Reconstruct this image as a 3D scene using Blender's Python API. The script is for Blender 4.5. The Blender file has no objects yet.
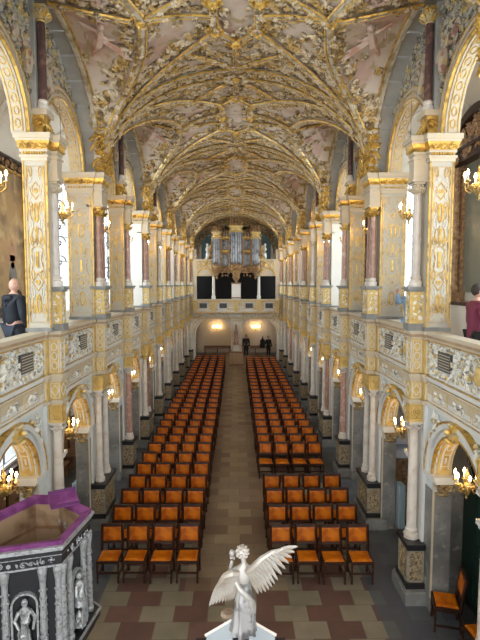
import bpy, math, random
import numpy as np
from mathutils import Vector, Matrix
PI = math.pi
sin, cos, sqrt = math.sin, math.cos, math.sqrt
random.seed(7)
SC = bpy.context.scene
COL = SC.collection

# ------------------------------------------------------------------ camera, sky, light, exposure
cam = bpy.data.cameras.new('camera'); camo = bpy.data.objects.new('camera', cam); COL.objects.link(camo)
FPX = 490.0
cam.sensor_fit = 'VERTICAL'; cam.sensor_height = 36; cam.lens = FPX/640*36
camo.location = (0, 0, 5.9)
camo.rotation_euler = (PI/2 - math.atan(36/FPX), 0, -math.atan(3.8/FPX))
cam.clip_end = 300
SC.camera = camo
w = bpy.data.worlds.new('sky'); SC.world = w; w.use_nodes = True
w.node_tree.nodes['Background'].inputs[0].default_value = (0.93, 0.97, 1.0, 1)
w.node_tree.nodes['Background'].inputs[1].default_value = 3.0
SC.view_settings.view_transform = 'Standard'; SC.view_settings.look = 'None'
SC.view_settings.gamma = 1; SC.view_settings.use_curve_mapping = False
SC.view_settings.exposure = 0.12

WIN_UP = {-1: (-2.0, 7.0, 16.2, 22.3, 28.3, 34.3), 1: (-2.0, 7.4, 16.9, 28.5, 34.5)}
WIN_LOW = {-1: (12.0, 20.0, 28.0, 36.0), 1: (14.0, 22.0, 30.0, 37.5)}
def area(name, loc, rot, sx, sy, power, col):
    l = bpy.data.lights.new(name, 'AREA'); l.shape = 'RECTANGLE'; l.size = sx; l.size_y = sy
    l.energy = power; l.color = col
    o = bpy.data.objects.new(name, l); COL.objects.link(o); o.location = loc; o.rotation_euler = rot
    return o
for s_ in (-1, 1):
    for y_ in WIN_UP[s_]:
        area('window_daylight', (s_*5.9, y_, 7.2), (0, s_*PI/2, 0), 3.6, 2.2, 190, (0.9, 0.96, 1.0))
    for y_ in WIN_LOW[s_]:
        area('window_daylight', (s_*5.9, y_, 2.4), (0, s_*PI/2, 0), 1.6, 1.4, 35, (0.9, 0.96, 1.0))
# daylight of the tall windows at the altar end, behind the photographer
area('window_daylight', (0, -6.5, 8.5), (math.radians(82), 0, 0), 5.5, 6, 700, (1.0, 0.97, 0.92))

# ------------------------------------------------------------------ materials
MATS = {}
def nodes_of(name):
    m = bpy.data.materials.new(name); m.use_nodes = True
    nt = m.node_tree; return m, nt, nt.nodes['Principled BSDF']
def M(name, col, rough=.5, metal=0.0, mix=None, bump=None, emit=None, spec=None):
    """mix = list of (scale, colour, low, high[, metallic]) noise layers, bump = (scale, strength)"""
    if name in MATS: return MATS[name]
    m, nt, b = nodes_of(name); N, L = nt.nodes, nt.links
    c4 = (*col, 1)
    b.inputs['Base Color'].default_value = c4
    b.inputs['Roughness'].default_value = rough; b.inputs['Metallic'].default_value = metal
    if spec is not None: b.inputs['Specular IOR Level'].default_value = spec
    tc = N.new('ShaderNodeTexCoord')
    prev = None
    for lay in (mix or []):
        sc_, c2, lo, hi = lay[:4]
        n = N.new('ShaderNodeTexNoise'); n.inputs['Scale'].default_value = sc_; n.inputs['Detail'].default_value = 4
        L.new(tc.outputs['Object'], n.inputs['Vector'])
        mr = N.new('ShaderNodeMapRange'); mr.inputs['From Min'].default_value = lo; mr.inputs['From Max'].default_value = hi
        L.new(n.outputs['Fac'], mr.inputs['Value'])
        mx = N.new('ShaderNodeMix'); mx.data_type = 'RGBA'
        L.new(mr.outputs['Result'], mx.inputs['Factor'])
        if prev is None: mx.inputs['A'].default_value = c4
        else: L.new(prev, mx.inputs['A'])
        mx.inputs['B'].default_value = (*c2, 1)
        prev = mx.outputs['Result']
        if len(lay) > 4:
            mm = N.new('ShaderNodeMath'); mm.operation = 'MULTIPLY'; mm.inputs[1].default_value = lay[4]
            L.new(mr.outputs['Result'], mm.inputs[0]); L.new(mm.outputs[0], b.inputs['Metallic'])
    if prev is not None: L.new(prev, b.inputs['Base Color'])
    if bump:
        n = N.new('ShaderNodeTexNoise'); n.inputs['Scale'].default_value = bump[0]; n.inputs['Detail'].default_value = 3
        L.new(tc.outputs['Object'], n.inputs['Vector'])
        bp = N.new('ShaderNodeBump'); bp.inputs['Strength'].default_value = bump[1]; bp.inputs['Distance'].default_value = .02
        L.new(n.outputs['Fac'], bp.inputs['Height']); L.new(bp.outputs['Normal'], b.inputs['Normal'])
    if emit:
        b.inputs['Emission Color'].default_value = (*emit[0], 1); b.inputs['Emission Strength'].default_value = emit[1]
    MATS[name] = m; return m

GOLD = M('gold_leaf', (.66, .42, .10), .36, .5, mix=[(10, (.34, .20, .05), .45, .66)])
GOLDP = M('gold_panel', (.68, .50, .19), .5, .2, mix=[(9, (.52, .35, .11), .4, .7)])
CREAM = M('cream_stone', (.55, .47, .35), .6, mix=[(2.2, (.46, .40, .31), .45, .7), (16, (.60, .46, .22), .6, .68)])
PALE = M('pale_painted_stucco', (.70, .69, .65), .55, mix=[(2.5, (.60, .62, .62), .4, .7)])
BLUEW = M('pale_blue_painted_stone', (.58, .64, .66), .6, mix=[(3, (.66, .68, .65), .4, .7)])
RELIEF = M('white_and_gilt_relief', (.78, .76, .69), .5, mix=[(8, (.60, .44, .17), .54, .6, .3), (13, (.24, .24, .22), .57, .64)])
GILTREL = M('gilt_relief', (.62, .50, .27), .45, mix=[(7, (.80, .54, .14), .45, .55, .6), (13, (.40, .32, .20), .58, .66)])
VAULTW = M('rose_white_vault_plaster', (.60, .51, .43), .7, mix=[(1.3, (.52, .36, .30), .52, .62), (4.4, (.42, .33, .20), .56, .62)], bump=(12, .4))
VAULTO = M('gilded_vault_stucco', (.63, .53, .38), .5, mix=[(4, (.52, .35, .12), .46, .56, .3), (7, (.21, .145, .075), .50, .60)])
RIB = M('vault_rib_stone', (.50, .44, .33), .6, mix=[(6, (.28, .22, .13), .45, .62)])
PINK = M('rose_painted_relief', (.60, .46, .38), .6, mix=[(4, (.46, .26, .19), .48, .6)])
GREY = M('grey_spandrel_stone', (.42, .41, .38), .7, mix=[(3, (.34, .33, .30), .4, .7)])
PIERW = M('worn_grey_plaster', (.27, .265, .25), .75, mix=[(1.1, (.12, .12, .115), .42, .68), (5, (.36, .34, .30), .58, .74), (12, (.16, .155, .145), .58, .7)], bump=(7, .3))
MARB_P = M('pale_marble', (.66, .62, .56), .3, mix=[(5, (.55, .47, .40), .45, .7)])
MARB_R = M('rose_marble', (.42, .24, .19), .3, mix=[(9, (.60, .48, .42), .5, .7)])
MARB_B = M('brown_red_marble', (.30, .16, .11), .28, mix=[(8, (.48, .32, .24), .5, .72)])
MARB_D = M('dark_red_marble', (.10, .055, .05), .3, mix=[(9, (.24, .14, .11), .5, .7)])
BLACK = M('black_marble', (.018, .018, .02), .3)
SLATE = M('plinth_stone', (.19, .19, .18), .55, mix=[(4, (.27, .27, .25), .45, .7)])
MOSAIC = M('carved_pedestal_alabaster', (.36, .27, .16), .5, mix=[(22, (.12, .085, .05), .5, .56)], bump=(30, .8))
WOODD = M('dark_wood', (.030, .011, .006), .45, mix=[(7, (.055, .020, .010), .4, .7)], spec=.3)
WOODM = M('brown_wood', (.26, .14, .075), .45, mix=[(6, (.17, .085, .045), .4, .7)])
WOODP = M('pale_wood', (.42, .29, .17), .5, mix=[(5, (.32, .20, .11), .4, .7)])
LEATHER = M('orange_leather', (.56, .155, .002), .42, mix=[(5, (.34, .068, .001), .44, .66)], spec=.25)
IRON = M('black_iron', (.02, .02, .022), .4, .4)
WHITE = M('white_plaster', (.74, .72, .67), .7, mix=[(1.2, (.68, .64, .57), .4, .7)])
WARMW = M('cream_plaster', (.70, .62, .50), .7)
CANDLE = M('candle_wax', (.9, .85, .7), .5)
FLAME = M('lamp_flame', (1, .8, .5), .5, emit=((1, .70, .34), 45))
SILVER = M('silver_relief', (.40, .41, .42), .35, .3, mix=[(26, (.20, .20, .21), .54, .66)], bump=(28, .7))
PEWTER = M('silvered_statue', (.38, .36, .34), .4, .25, mix=[(9, (.30, .27, .24), .45, .66)])
EBONY = M('ebony', (.015, .016, .02), .3)
VELVET = M('purple_velvet', (.13, .022, .12), .85, mix=[(5, (.22, .055, .20), .42, .62)], bump=(20, .3))
SKIN = M('skin', (.60, .36, .27), .5)
NAVY = M('dark_navy_cloth', (.009, .013, .022), .75)
BLK = M('black_cloth', (.012, .012, .014), .8)
MAROON = M('maroon_cloth', (.16, .018, .05), .7)
BLUEC = M('pale_blue_denim', (.22, .32, .44), .7)
HAIR = M('dark_hair', (.03, .018, .012), .6)
TIN = M('organ_pipe_tin', (.30, .31, .33), .4, .5, mix=[(3, (.14, .13, .13), .5, .65)])
ORGW = M('carved_organ_case', (.30, .17, .09), .45, mix=[(8, (.55, .36, .13), .5, .58, .5), (13, (.10, .05, .03), .58, .66)], bump=(16, .6))
VOID = M('painted_shade_black', (.008, .008, .009), .9)  # near-black colour standing in for shade in deep openings
TEAL = M('blue_green_shade', (.10, .20, .22), .6)
BOARD = M('pale_blue_board', (.34, .47, .55), .5)
GREEN = M('dark_green_paint', (.012, .035, .026), .5)
PAINTG = M('old_painting_gold', (.42, .28, .13), .4, mix=[(1.1, (.10, .07, .045), .46, .64), (2.0, (.60, .46, .24), .52, .68)])
PAINTD = M('old_painting_dark', (.10, .07, .05), .35, mix=[(1.8, (.26, .17, .10), .5, .68), (4, (.05, .045, .05), .5, .7)])
PAINTV = M('old_painting_green', (.14, .15, .12), .3, mix=[(1.5, (.24, .22, .17), .5, .68)])
PLAQ = M('black_inscribed_slate', (.04, .042, .05), .4)
LETTER = M('gilt_lettering', (.55, .50, .38), .5)
LEAD = M('window_lead', (.10, .11, .12), .6)

def glass_mat():
    m, nt, b = nodes_of('clear_window_glass')
    t = nt.nodes.new('ShaderNodeBsdfTransparent'); t.inputs[0].default_value = (.93, .97, 1, 1)
    g = nt.nodes.new('ShaderNodeBsdfGlossy'); g.inputs['Roughness'].default_value = .05
    mx = nt.nodes.new('ShaderNodeMixShader'); mx.inputs[0].default_value = .06
    nt.links.new(t.outputs[0], mx.inputs[1]); nt.links.new(g.outputs[0], mx.inputs[2])
    nt.links.new(mx.outputs[0], nt.nodes['Material Output'].inputs[0]); return m
GLASS = glass_mat()

def floor_mat():
    m, nt, b = nodes_of('stone_floor_tiles'); N, L = nt.nodes, nt.links
    def math_(op, a, c=None, d=None):
        n = N.new('ShaderNodeMath'); n.operation = op
        for i, v in enumerate((a, c, d)):
            if v is None: continue
            if hasattr(v, 'links'): L.new(v, n.inputs[i])
            else: n.inputs[i].default_value = v
        return n.outputs[0]
    tc = N.new('ShaderNodeTexCoord'); sp = N.new('ShaderNodeSeparateXYZ'); L.new(tc.outputs['Object'], sp.inputs[0])
    X, Y = sp.outputs[0], sp.outputs[1]
    ry = math_('DIVIDE', Y, .43); row = math_('FLOOR', ry)
    odd = math_('MODULO', row, 2.0)
    rx = math_('ADD', math_('DIVIDE', math_('ADD', X, 60.22), .60), math_('MULTIPLY', odd, .5)); col = math_('FLOOR', rx)
    par = math_('MODULO', col, 2.0)
    cv = N.new('ShaderNodeCombineXYZ'); L.new(row, cv.inputs[0]); L.new(col, cv.inputs[1])
    wn = N.new('ShaderNodeTexWhiteNoise'); L.new(cv.outputs[0], wn.inputs['Vector'])
    # brown-purple against grey-green, some tiles of a third stone
    fac = math_('ADD', math_('MULTIPLY', par, .75), math_('MULTIPLY', wn.outputs['Value'], .3))
    cr = N.new('ShaderNodeValToRGB'); L.new(fac, cr.inputs[0])
    e = cr.color_ramp.elements
    e[0].position = 0; e[0].color = (.20, .18, .13, 1); e[1].position = 1; e[1].color = (.115, .062, .052, 1)
    q = e.new(.32); q.color = (.25, .215, .16, 1); q = e.new(.72); q.color = (.155, .085, .070, 1)
    # buff and brown tiles in the centre aisle behind the front row
    ct = N.new('ShaderNodeValToRGB'); L.new(math_('ADD', math_('MULTIPLY', par, .3), math_('MULTIPLY', wn.outputs['Value'], .7)), ct.inputs[0])
    e2 = ct.color_ramp.elements; e2[0].color = (.30, .235, .155, 1); e2[1].color = (.15, .095, .065, 1); e2.new(.5).color = (.22, .165, .11, 1)
    aisle = math_('MULTIPLY', math_('LESS_THAN', math_('ABSOLUTE', X), 1.0), math_('GREATER_THAN', Y, 9.03))
    ma = N.new('ShaderNodeMix'); ma.data_type = 'RGBA'; L.new(math_('MULTIPLY', aisle, .85), ma.inputs['Factor']); L.new(cr.outputs[0], ma.inputs['A']); L.new(ct.outputs[0], ma.inputs['B'])
    # blue-grey slate beside the arcades
    ax = math_('ABSOLUTE', X); side = math_('GREATER_THAN', ax, 2.55)
    mx = N.new('ShaderNodeMix'); mx.data_type = 'RGBA'; L.new(math_('MULTIPLY', side, .78), mx.inputs['Factor'])
    L.new(ma.outputs['Result'], mx.inputs['A']); mx.inputs['B'].default_value = (.068, .088, .112, 1)
    nz = N.new('ShaderNodeTexNoise'); nz.inputs['Scale'].default_value = 2.5; nz.inputs['Detail'].default_value = 6
    L.new(tc.outputs['Object'], nz.inputs['Vector'])
    nm = N.new('ShaderNodeMapRange'); L.new(nz.outputs['Fac'], nm.inputs['Value']); nm.inputs['To Min'].default_value = .65; nm.inputs['To Max'].default_value = 1.35
    m2 = N.new('ShaderNodeVectorMath'); m2.operation = 'SCALE'; L.new(mx.outputs['Result'], m2.inputs[0]); L.new(nm.outputs[0], m2.inputs['Scale'])
    fx = math_('FRACT', rx); fy = math_('FRACT', ry)
    jx = math_('LESS_THAN', fx, .022); jy = math_('LESS_THAN', fy, .03); j = math_('MAXIMUM', jx, jy)
    m3 = N.new('ShaderNodeMix'); m3.data_type = 'RGBA'; L.new(math_('MULTIPLY', j, .55), m3.inputs['Factor']); L.new(m2.outputs[0], m3.inputs['A']); m3.inputs['B'].default_value = (.07, .065, .055, 1)
    L.new(m3.outputs['Result'], b.inputs['Base Color'])
    rr = math_('MULTIPLY_ADD', nz.outputs['Fac'], .3, .32); L.new(rr, b.inputs['Roughness'])
    return m
FLOOR = floor_mat()

# ------------------------------------------------------------------ mesh helpers
class MB:
    def __init__(s): s.v = []; s.f = []
    def add(s, vs, fs):
        n = len(s.v); s.v.extend(vs); s.f.extend([tuple(i+n for i in f) for f in fs]); return s
    def box(s, x0, x1, y0, y1, z0, z1):
        if x0 > x1: x0, x1 = x1, x0
        v = [(x0,y0,z0),(x1,y0,z0),(x1,y1,z0),(x0,y1,z0),(x0,y0,z1),(x1,y0,z1),(x1,y1,z1),(x0,y1,z1)]
        return s.add(v, [(0,3,2,1),(4,5,6,7),(0,1,5,4),(1,2,6,5),(2,3,7,6),(3,0,4,7)])
    def taper(s, c, z0, z1, a, b):
        """box centred at c=(x,y) with half sizes a at z0 and b at z1"""
        v = []
        for z, h in ((z0, a), (z1, b)):
            v += [(c[0]-h[0],c[1]-h[1],z),(c[0]+h[0],c[1]-h[1],z),(c[0]+h[0],c[1]+h[1],z),(c[0]-h[0],c[1]+h[1],z)]
        return s.add(v, [(0,3,2,1),(4,5,6,7),(0,1,5,4),(1,2,6,5),(2,3,7,6),(3,0,4,7)])
    def lathe(s, cx, cy, prof, n=12, a0=0, a1=2*PI, squash=1):
        full = abs(a1-a0-2*PI) < 1e-6; m = n if full else n+1
        v = []
        for r, z in prof:
            for i in range(m):
                a = a0+(a1-a0)*i/n; v.append((cx+r*cos(a), cy+r*sin(a)*squash, z))
        f = []
        for j in range(len(prof)-1):
            for i in range(n):
                k = (i+1) % m if full else i+1
                f.append((j*m+i, j*m+k, (j+1)*m+k, (j+1)*m+i))
        if full: f.append(tuple(range(m))[::-1]); f.append(tuple((len(prof)-1)*m+i for i in range(m)))
        return s.add(v, f)
    def tube(s, pts, r, n=6, cap=True):
        pts = [Vector(p) for p in pts]; m = len(pts)
        rs = r if isinstance(r, (list, tuple)) else [r]*m
        v = []; up = Vector((0, 0, 1))
        for i, p in enumerate(pts):
            t = (pts[min(i+1, m-1)]-pts[max(i-1, 0)])
            if t.length < 1e-9: t = Vector((0, 0, 1))
            t.normalize()
            a = t.cross(up)
            if a.length < .05: a = t.cross(Vector((1, 0, 0)))
            a.normalize(); b = t.cross(a)
            for k in range(n):
                g = 2*PI*k/n; v.append(tuple(p + rs[i]*(cos(g)*a+sin(g)*b)))
        f = []
        for i in range(m-1):
            for k in range(n): f.append((i*n+k, i*n+(k+1) % n, (i+1)*n+(k+1) % n, (i+1)*n+k))
        if cap: f.append(tuple(range(n))[::-1]); f.append(tuple((m-1)*n+k for k in range(n)))
        return s.add(v, f)
    def ball(s, c, r, n=8, sc=(1, 1, 1)):
        v = [(c[0], c[1], c[2]-r*sc[2])]; h = n//2
        for j in range(1, h):
            t = PI*j/h-PI/2
            for i in range(n):
                a = 2*PI*i/n; v.append((c[0]+r*sc[0]*cos(t)*cos(a), c[1]+r*sc[1]*cos(t)*sin(a), c[2]+r*sc[2]*sin(t)))
        v.append((c[0], c[1], c[2]+r*sc[2])); f = []
        for i in range(n): f.append((0, 1+(i+1) % n, 1+i))
        for j in range(h-2):
            for i in range(n): f.append((1+j*n+i, 1+j*n+(i+1) % n, 1+(j+1)*n+(i+1) % n, 1+(j+1)*n+i))
        T = len(v)-1; q = 1+(h-2)*n
        for i in range(n): f.append((q+i, q+(i+1) % n, T))
        return s.add(v, f)
    def prism(s, pts, ax, a0, a1):
        """pts 2d polygon; ax='z' -> (x,y) extruded in z; 'x' -> (y,z) along x; 'y' -> (x,z) along y"""
        n = len(pts); v = []
        for a in (a0, a1):
            for p in pts:
                v.append({'z': (p[0], p[1], a), 'x': (a, p[0], p[1]), 'y': (p[0], a, p[1])}[ax])
        f = [tuple(range(n))[::-1], tuple(range(n, 2*n))]
        for i in range(n): f.append((i, (i+1) % n, n+(i+1) % n, n+i))
        return s.add(v, f)
    def inst(s, prim, mats):
        P = np.array(prim[0]); n = len(s.v)
        for k, m in enumerate(mats):
            A = np.array(m); Q = P @ A[:3, :3].T + A[:3, 3]
            s.v.extend(map(tuple, Q.tolist())); s.f.extend([tuple(i+n for i in f) for f in prim[1]]); n += len(P)
        return s
    def build(s, name, mat, parent=None, off=(0, 0, 0), smooth=False, recalc=True):
        me = bpy.data.meshes.new(name)
        vs = s.v if off == (0, 0, 0) else [(a-off[0], b-off[1], c-off[2]) for a, b, c in s.v]
        me.from_pydata(vs, [], s.f)
        me.materials.append(mat)
        if recalc:
            import bmesh
            bm = bmesh.new(); bm.from_mesh(me); bmesh.ops.recalc_face_normals(bm, faces=bm.faces); bm.to_mesh(me); bm.free()
        if smooth:
            me.polygons.foreach_set('use_smooth', [True]*len(me.polygons))
            try: me.set_sharp_from_angle(angle=math.radians(40))
            except Exception: pass
        me.update()
        o = bpy.data.objects.new(name, me); COL.objects.link(o)
        if parent: o.parent = parent
        return o
def tag(o, label=None, cat=None, group=None, kind=None):
    if label: o['label'] = label
    if cat: o['category'] = cat
    if group: o['group'] = group
    if kind: o['kind'] = kind
    return o
def thing(name, label, cat, loc=(0, 0, 0), rz=0, group=None, kind=None):
    o = bpy.data.objects.new(name, None); COL.objects.link(o); o.empty_display_size = .1
    o.location = loc; o.rotation_euler = (0, 0, rz); return tag(o, label, cat, group, kind)
KIDS = {}
def kids(o): return [c for c in COL.objects if c.parent == o]
def tree(o):
    return (o, [tree(c) for c in kids(o)])
def dup(t, parent=None):
    c = t[0].copy(); COL.objects.link(c)
    if parent: c.parent = parent
    for ch in t[1]: dup(ch, c)
    return c
def put(t, first, loc, rz, label, name=None, group=None):
    o = t[0] if first else dup(t)
    o.location = loc; o.rotation_euler = (0, 0, rz); o['label'] = label
    if group: o['group'] = group
    return o
ORD = ['', 'first', 'second', 'third', 'fourth', 'fifth', 'sixth', 'seventh', 'eighth', 'ninth', 'tenth', 'eleventh', 'twelfth',
       'thirteenth', 'fourteenth', 'fifteenth', 'sixteenth', 'seventeenth', 'eighteenth', 'nineteenth', 'twentieth', 'twenty-first',
       'twenty-second', 'twenty-third', 'twenty-fourth', 'twenty-fifth', 'twenty-sixth', 'twenty-seventh', 'twenty-eighth', 'twenty-ninth', 'thirtieth']
def side_word(s): return 'right' if s > 0 else 'left'

# small ornaments in a local frame: u, v in the wall plane, n out of it
def scroll_prim(turns=1.25, seg=11, r0=.5, th=.13, sides=4):
    pts = []; rs = []
    for i in range(seg):
        t = i/(seg-1); a = t*turns*2*PI; r = r0*(1-.8*t)
        pts.append((r*cos(a)+(.25 if i == 0 else 0), r*sin(a), .1+.12*t)); rs.append(th*(1-.35*t))
    m = MB().tube(pts, rs, sides); m.ball((pts[-1][0], pts[-1][1], .2), .16, 6); return (m.v, m.f)
def leaf_prim():
    v = [(0, 0, .02), (.18, .22, .1), (0, .62, .28), (-.18, .22, .1), (0, .25, .26)]
    return (v, [(0, 1, 4), (1, 2, 4), (2, 3, 4), (3, 0, 4), (0, 3, 2, 1)])
def rosette_prim():
    m = MB()
    for k in range(6):
        a = k*PI/3; m.ball((.3*cos(a), .3*sin(a), .08), .2, 6)
    m.ball((0, 0, .16), .18, 6); return (m.v, m.f)
def tuft_prim():
    m = MB(); lv, lf = leaf_prim()
    for k, a in enumerate((-1.0, -.5, 0, .5, 1.0)):
        c, s_ = cos(a), sin(a); m.add([(x*c-y*s_, x*s_+y*c, z) for x, y, z in lv], lf)
    return (m.v, m.f)
def shield_prim():
    m = MB(); m.ball((0, 0, .08), .3, 8, (.8, 1.1, .6))
    for k in range(4):
        a = PI/4+k*PI/2; m.tube([(.3*cos(a), .35*sin(a), .1), (.5*cos(a+.3), .5*sin(a+.3), .18), (.5*cos(a+.8), .55*sin(a+.8), .1)], [.1, .1, .05], 4)
    return (m.v, m.f)
SCROLL, TUFT, ROSE, SHIELD = scroll_prim(), tuft_prim(), rosette_prim(), shield_prim()
PRIMS = [SCROLL, SCROLL, TUFT, TUFT, ROSE, SHIELD]
def frame(p, u, v, n, sc, rot=0, flip=False, depth=1.0):
    u, v, n = Vector(u), Vector(v), Vector(n)
    a = cos(rot)*u+sin(rot)*v; b = -sin(rot)*u+cos(rot)*v
    if flip: a = -a
    return [[a[0]*sc, b[0]*sc, n[0]*sc*depth, p[0]], [a[1]*sc, b[1]*sc, n[1]*sc*depth, p[1]], [a[2]*sc, b[2]*sc, n[2]*sc*depth, p[2]], [0, 0, 0, 1]]
def fill_relief(mb, u0, u1, v0, v1, mp, step, keep=None, rng=None, depth=1.0, k=1.0):
    """cover a rectangle of a surface with scrolls, leaves and rosettes; mp(u,v)->(p,uvec,vvec,nvec)"""
    rng = rng or random.Random(3)
    nu = max(1, int((u1-u0)/step)); nv = max(1, int((v1-v0)/step))
    for i in range(nu):
        for j in range(nv):
            u = u0+(i+.5+rng.uniform(-.2, .2))*(u1-u0)/nu; v = v0+(j+.5+rng.uniform(-.2, .2))*(v1-v0)/nv
            if keep and not keep(u, v): continue
            p, a, b, n = mp(u, v)
            mb.inst(rng.choice(PRIMS), [frame(p, a, b, n, step*rng.uniform(.75, 1.15)*k, rng.uniform(0, 2*PI), rng.random() < .5, depth)])
    return mb
def ribbon(mb, pts, w, mp, h=.012, closed=False):
    """flat raised strap along 2d pts; mp(u,v,h)->3d"""
    m = len(pts); n0 = len(mb.v); v = []
    for i, p in enumerate(pts):
        a = pts[(i-1) % m] if closed or i else p; b = pts[(i+1) % m] if closed or i < m-1 else p
        dx, dy = b[0]-a[0], b[1]-a[1]; L = math.hypot(dx, dy) or 1; nx, ny = -dy/L*w/2, dx/L*w/2
        v += [mp(p[0]+nx, p[1]+ny, 0), mp(p[0]+nx, p[1]+ny, h), mp(p[0]-nx, p[1]-ny, h), mp(p[0]-nx, p[1]-ny, 0)]
    f = []
    for i in range(m if closed else m-1):
        j = (i+1) % m
        for k in range(3): f.append((i*4+k, j*4+k, j*4+k+1, i*4+k+1))
    mb.add(v, f)
def circ(cx, cy, rx, ry, n=12, a0=0, a1=2*PI, end=False):
    return [(cx+rx*cos(a0+(a1-a0)*i/n), cy+ry*sin(a0+(a1-a0)*i/n)) for i in range(n+1 if end else n)]
def strap_motifs(mb, u0, u1, v0, v1, mp, w=.014):
    """renaissance strapwork: frame, links of circles, diamonds and long tablets"""
    cu = (u0+u1)/2; hw = (u1-u0)/2
    ribbon(mb, [(u0, v0), (u1, v0), (u1, v1), (u0, v1)], w*1.3, mp, closed=True)
    v = v0+.12; k = 0; H = [.42, .30, .46, .34]
    while v+.3 < v1:
        h = min(H[k % 4], v1-v-.06); a = hw*.66; c = v+h/2
        if k % 4 == 0:
            ribbon(mb, circ(cu, c, a*.35, h*.38), w*2.2, mp, closed=True)
            for sg in (-1, 1):
                ribbon(mb, circ(cu+sg*a*.62, c, a*.42, h*.28, 8, PI/2 if sg > 0 else -PI/2, (-PI/2 if sg > 0 else PI/2) + (0), True), w, mp)
        elif k % 4 == 1:
            ribbon(mb, [(cu, v), (cu+a, c), (cu, v+h), (cu-a, c)], w, mp, closed=True)
            ribbon(mb, circ(cu, c, .03, .03, 8), w*2, mp, closed=True)
        elif k % 4 == 2:
            ribbon(mb, [(cu-a, v+.05), (cu-a*.4, v), (cu+a*.4, v), (cu+a, v+.05), (cu+a*.75, c), (cu+a, v+h-.05), (cu+a*.4, v+h), (cu-a*.4, v+h), (cu-a, v+h-.05), (cu-a*.75, c)], w, mp, closed=True)
            ribbon(mb, [(cu, v+.09), (cu, v+h-.09)], .05, mp)
        else:
            for sg in (-1, 1):
                ribbon(mb, circ(cu+sg*a*.5, c, a*.4, h*.4, 9), w, mp, closed=True)
            ribbon(mb, [(cu, v), (cu, v+h)], w, mp)
        v += h+.02; k += 1

# ------------------------------------------------------------------ layout
YK = lambda k: 6.0+3.0*k            # pier axes, k = 0 .. 12
KEND = 12
XF, XB = 3.50, 3.80                  # arcade wall faces
XO = 5.70                            # outer wall of the aisles
ZG, ZR, ZI = 4.15, 5.05, 8.50        # gallery floor, handrail, impost

# floor
MB().box(-5.9, 5.9, -6.0, 42.2, -.2, 0).build('floor', FLOOR); bpy.data.objects['floor']['kind'] = 'structure'
for s in (-1, 1):
    o = MB().box(s*3.47, s*XO, -6.0, 42.0, ZG-.22, ZG).build('floor_gallery', CREAM); o['kind'] = 'structure'

# ------------------------------------------------------------------ arcade walls
def arch_wall(mb, y0, y1, zb, zt, yc, r, zs, xa, xb, n=16):
    ys = [(y0, zb)]
    ys += [(yc-r, zb)]
    arc = [(yc-r*cos(PI*i/n), zs+r*sin(PI*i/n)) for i in range(n+1)]
    seg = []
    def strip(a, b):       # a=(y, zlow)
        m = max(1, int(abs(b[0]-a[0])/.25))
        for i in range(m):
            t0, t1 = i/m, (i+1)/m
            p = (a[0]+(b[0]-a[0])*t0, a[1]+(b[1]-a[1])*t0); q = (a[0]+(b[0]-a[0])*t1, a[1]+(b[1]-a[1])*t1)
            for x in (xa, xb):
                mb.add([(x, p[0], p[1]), (x, q[0], q[1]), (x, q[0], max(q[1], zt(q[0]))), (x, p[0], max(p[1], zt(p[0])))], [(0, 1, 2, 3)])
    strip((y0, zb), (yc-r, zb))
    for i in range(n): strip(arc[i], arc[i+1])
    strip((yc+r, zb), (y1, zb))
    path = [(yc-r, zb)]+arc+[(yc+r, zb)]
    if zb >= zs-1e-6: path = arc
    for i in range(len(path)-1):
        a, b = path[i], path[i+1]
        mb.add([(xa, a[0], a[1]), (xb, a[0], a[1]), (xb, b[0], b[1]), (xa, b[0], b[1])], [(0, 1, 2, 3)])
def arch_band(mb, yc, zs, r0, r1, x0, x1, n=18, a0=0, a1=PI, zfoot=None):
    """solid semicircular band between radii r0,r1 and depths x0,x1"""
    v = []; f = []
    A = [a0+(a1-a0)*i/n for i in range(n+1)]
    for a in A:
        for r, x in ((r0, x0), (r1, x0), (r1, x1), (r0, x1)): v.append((x, yc-r*cos(a), zs+r*sin(a)))
    for i in range(n):
        for k in range(4): f.append((i*4+k, i*4+(k+1) % 4, (i+1)*4+(k+1) % 4, (i+1)*4+k))
    f += [(0, 1, 2, 3), (n*4, n*4+3, n*4+2, n*4+1)]
    mb.add(v, f)
ZSL, RL = 2.55, .90      # lower arches
RU = 1.20                # upper arches
def formeret(y, h=2.62):
    """top of the wall under the vault; springs from the even piers"""
    t = ((y-6.0) % 6.0)-3.0
    return ZI+h*sqrt(max(0, 1-(t/3.0)**2))

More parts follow.
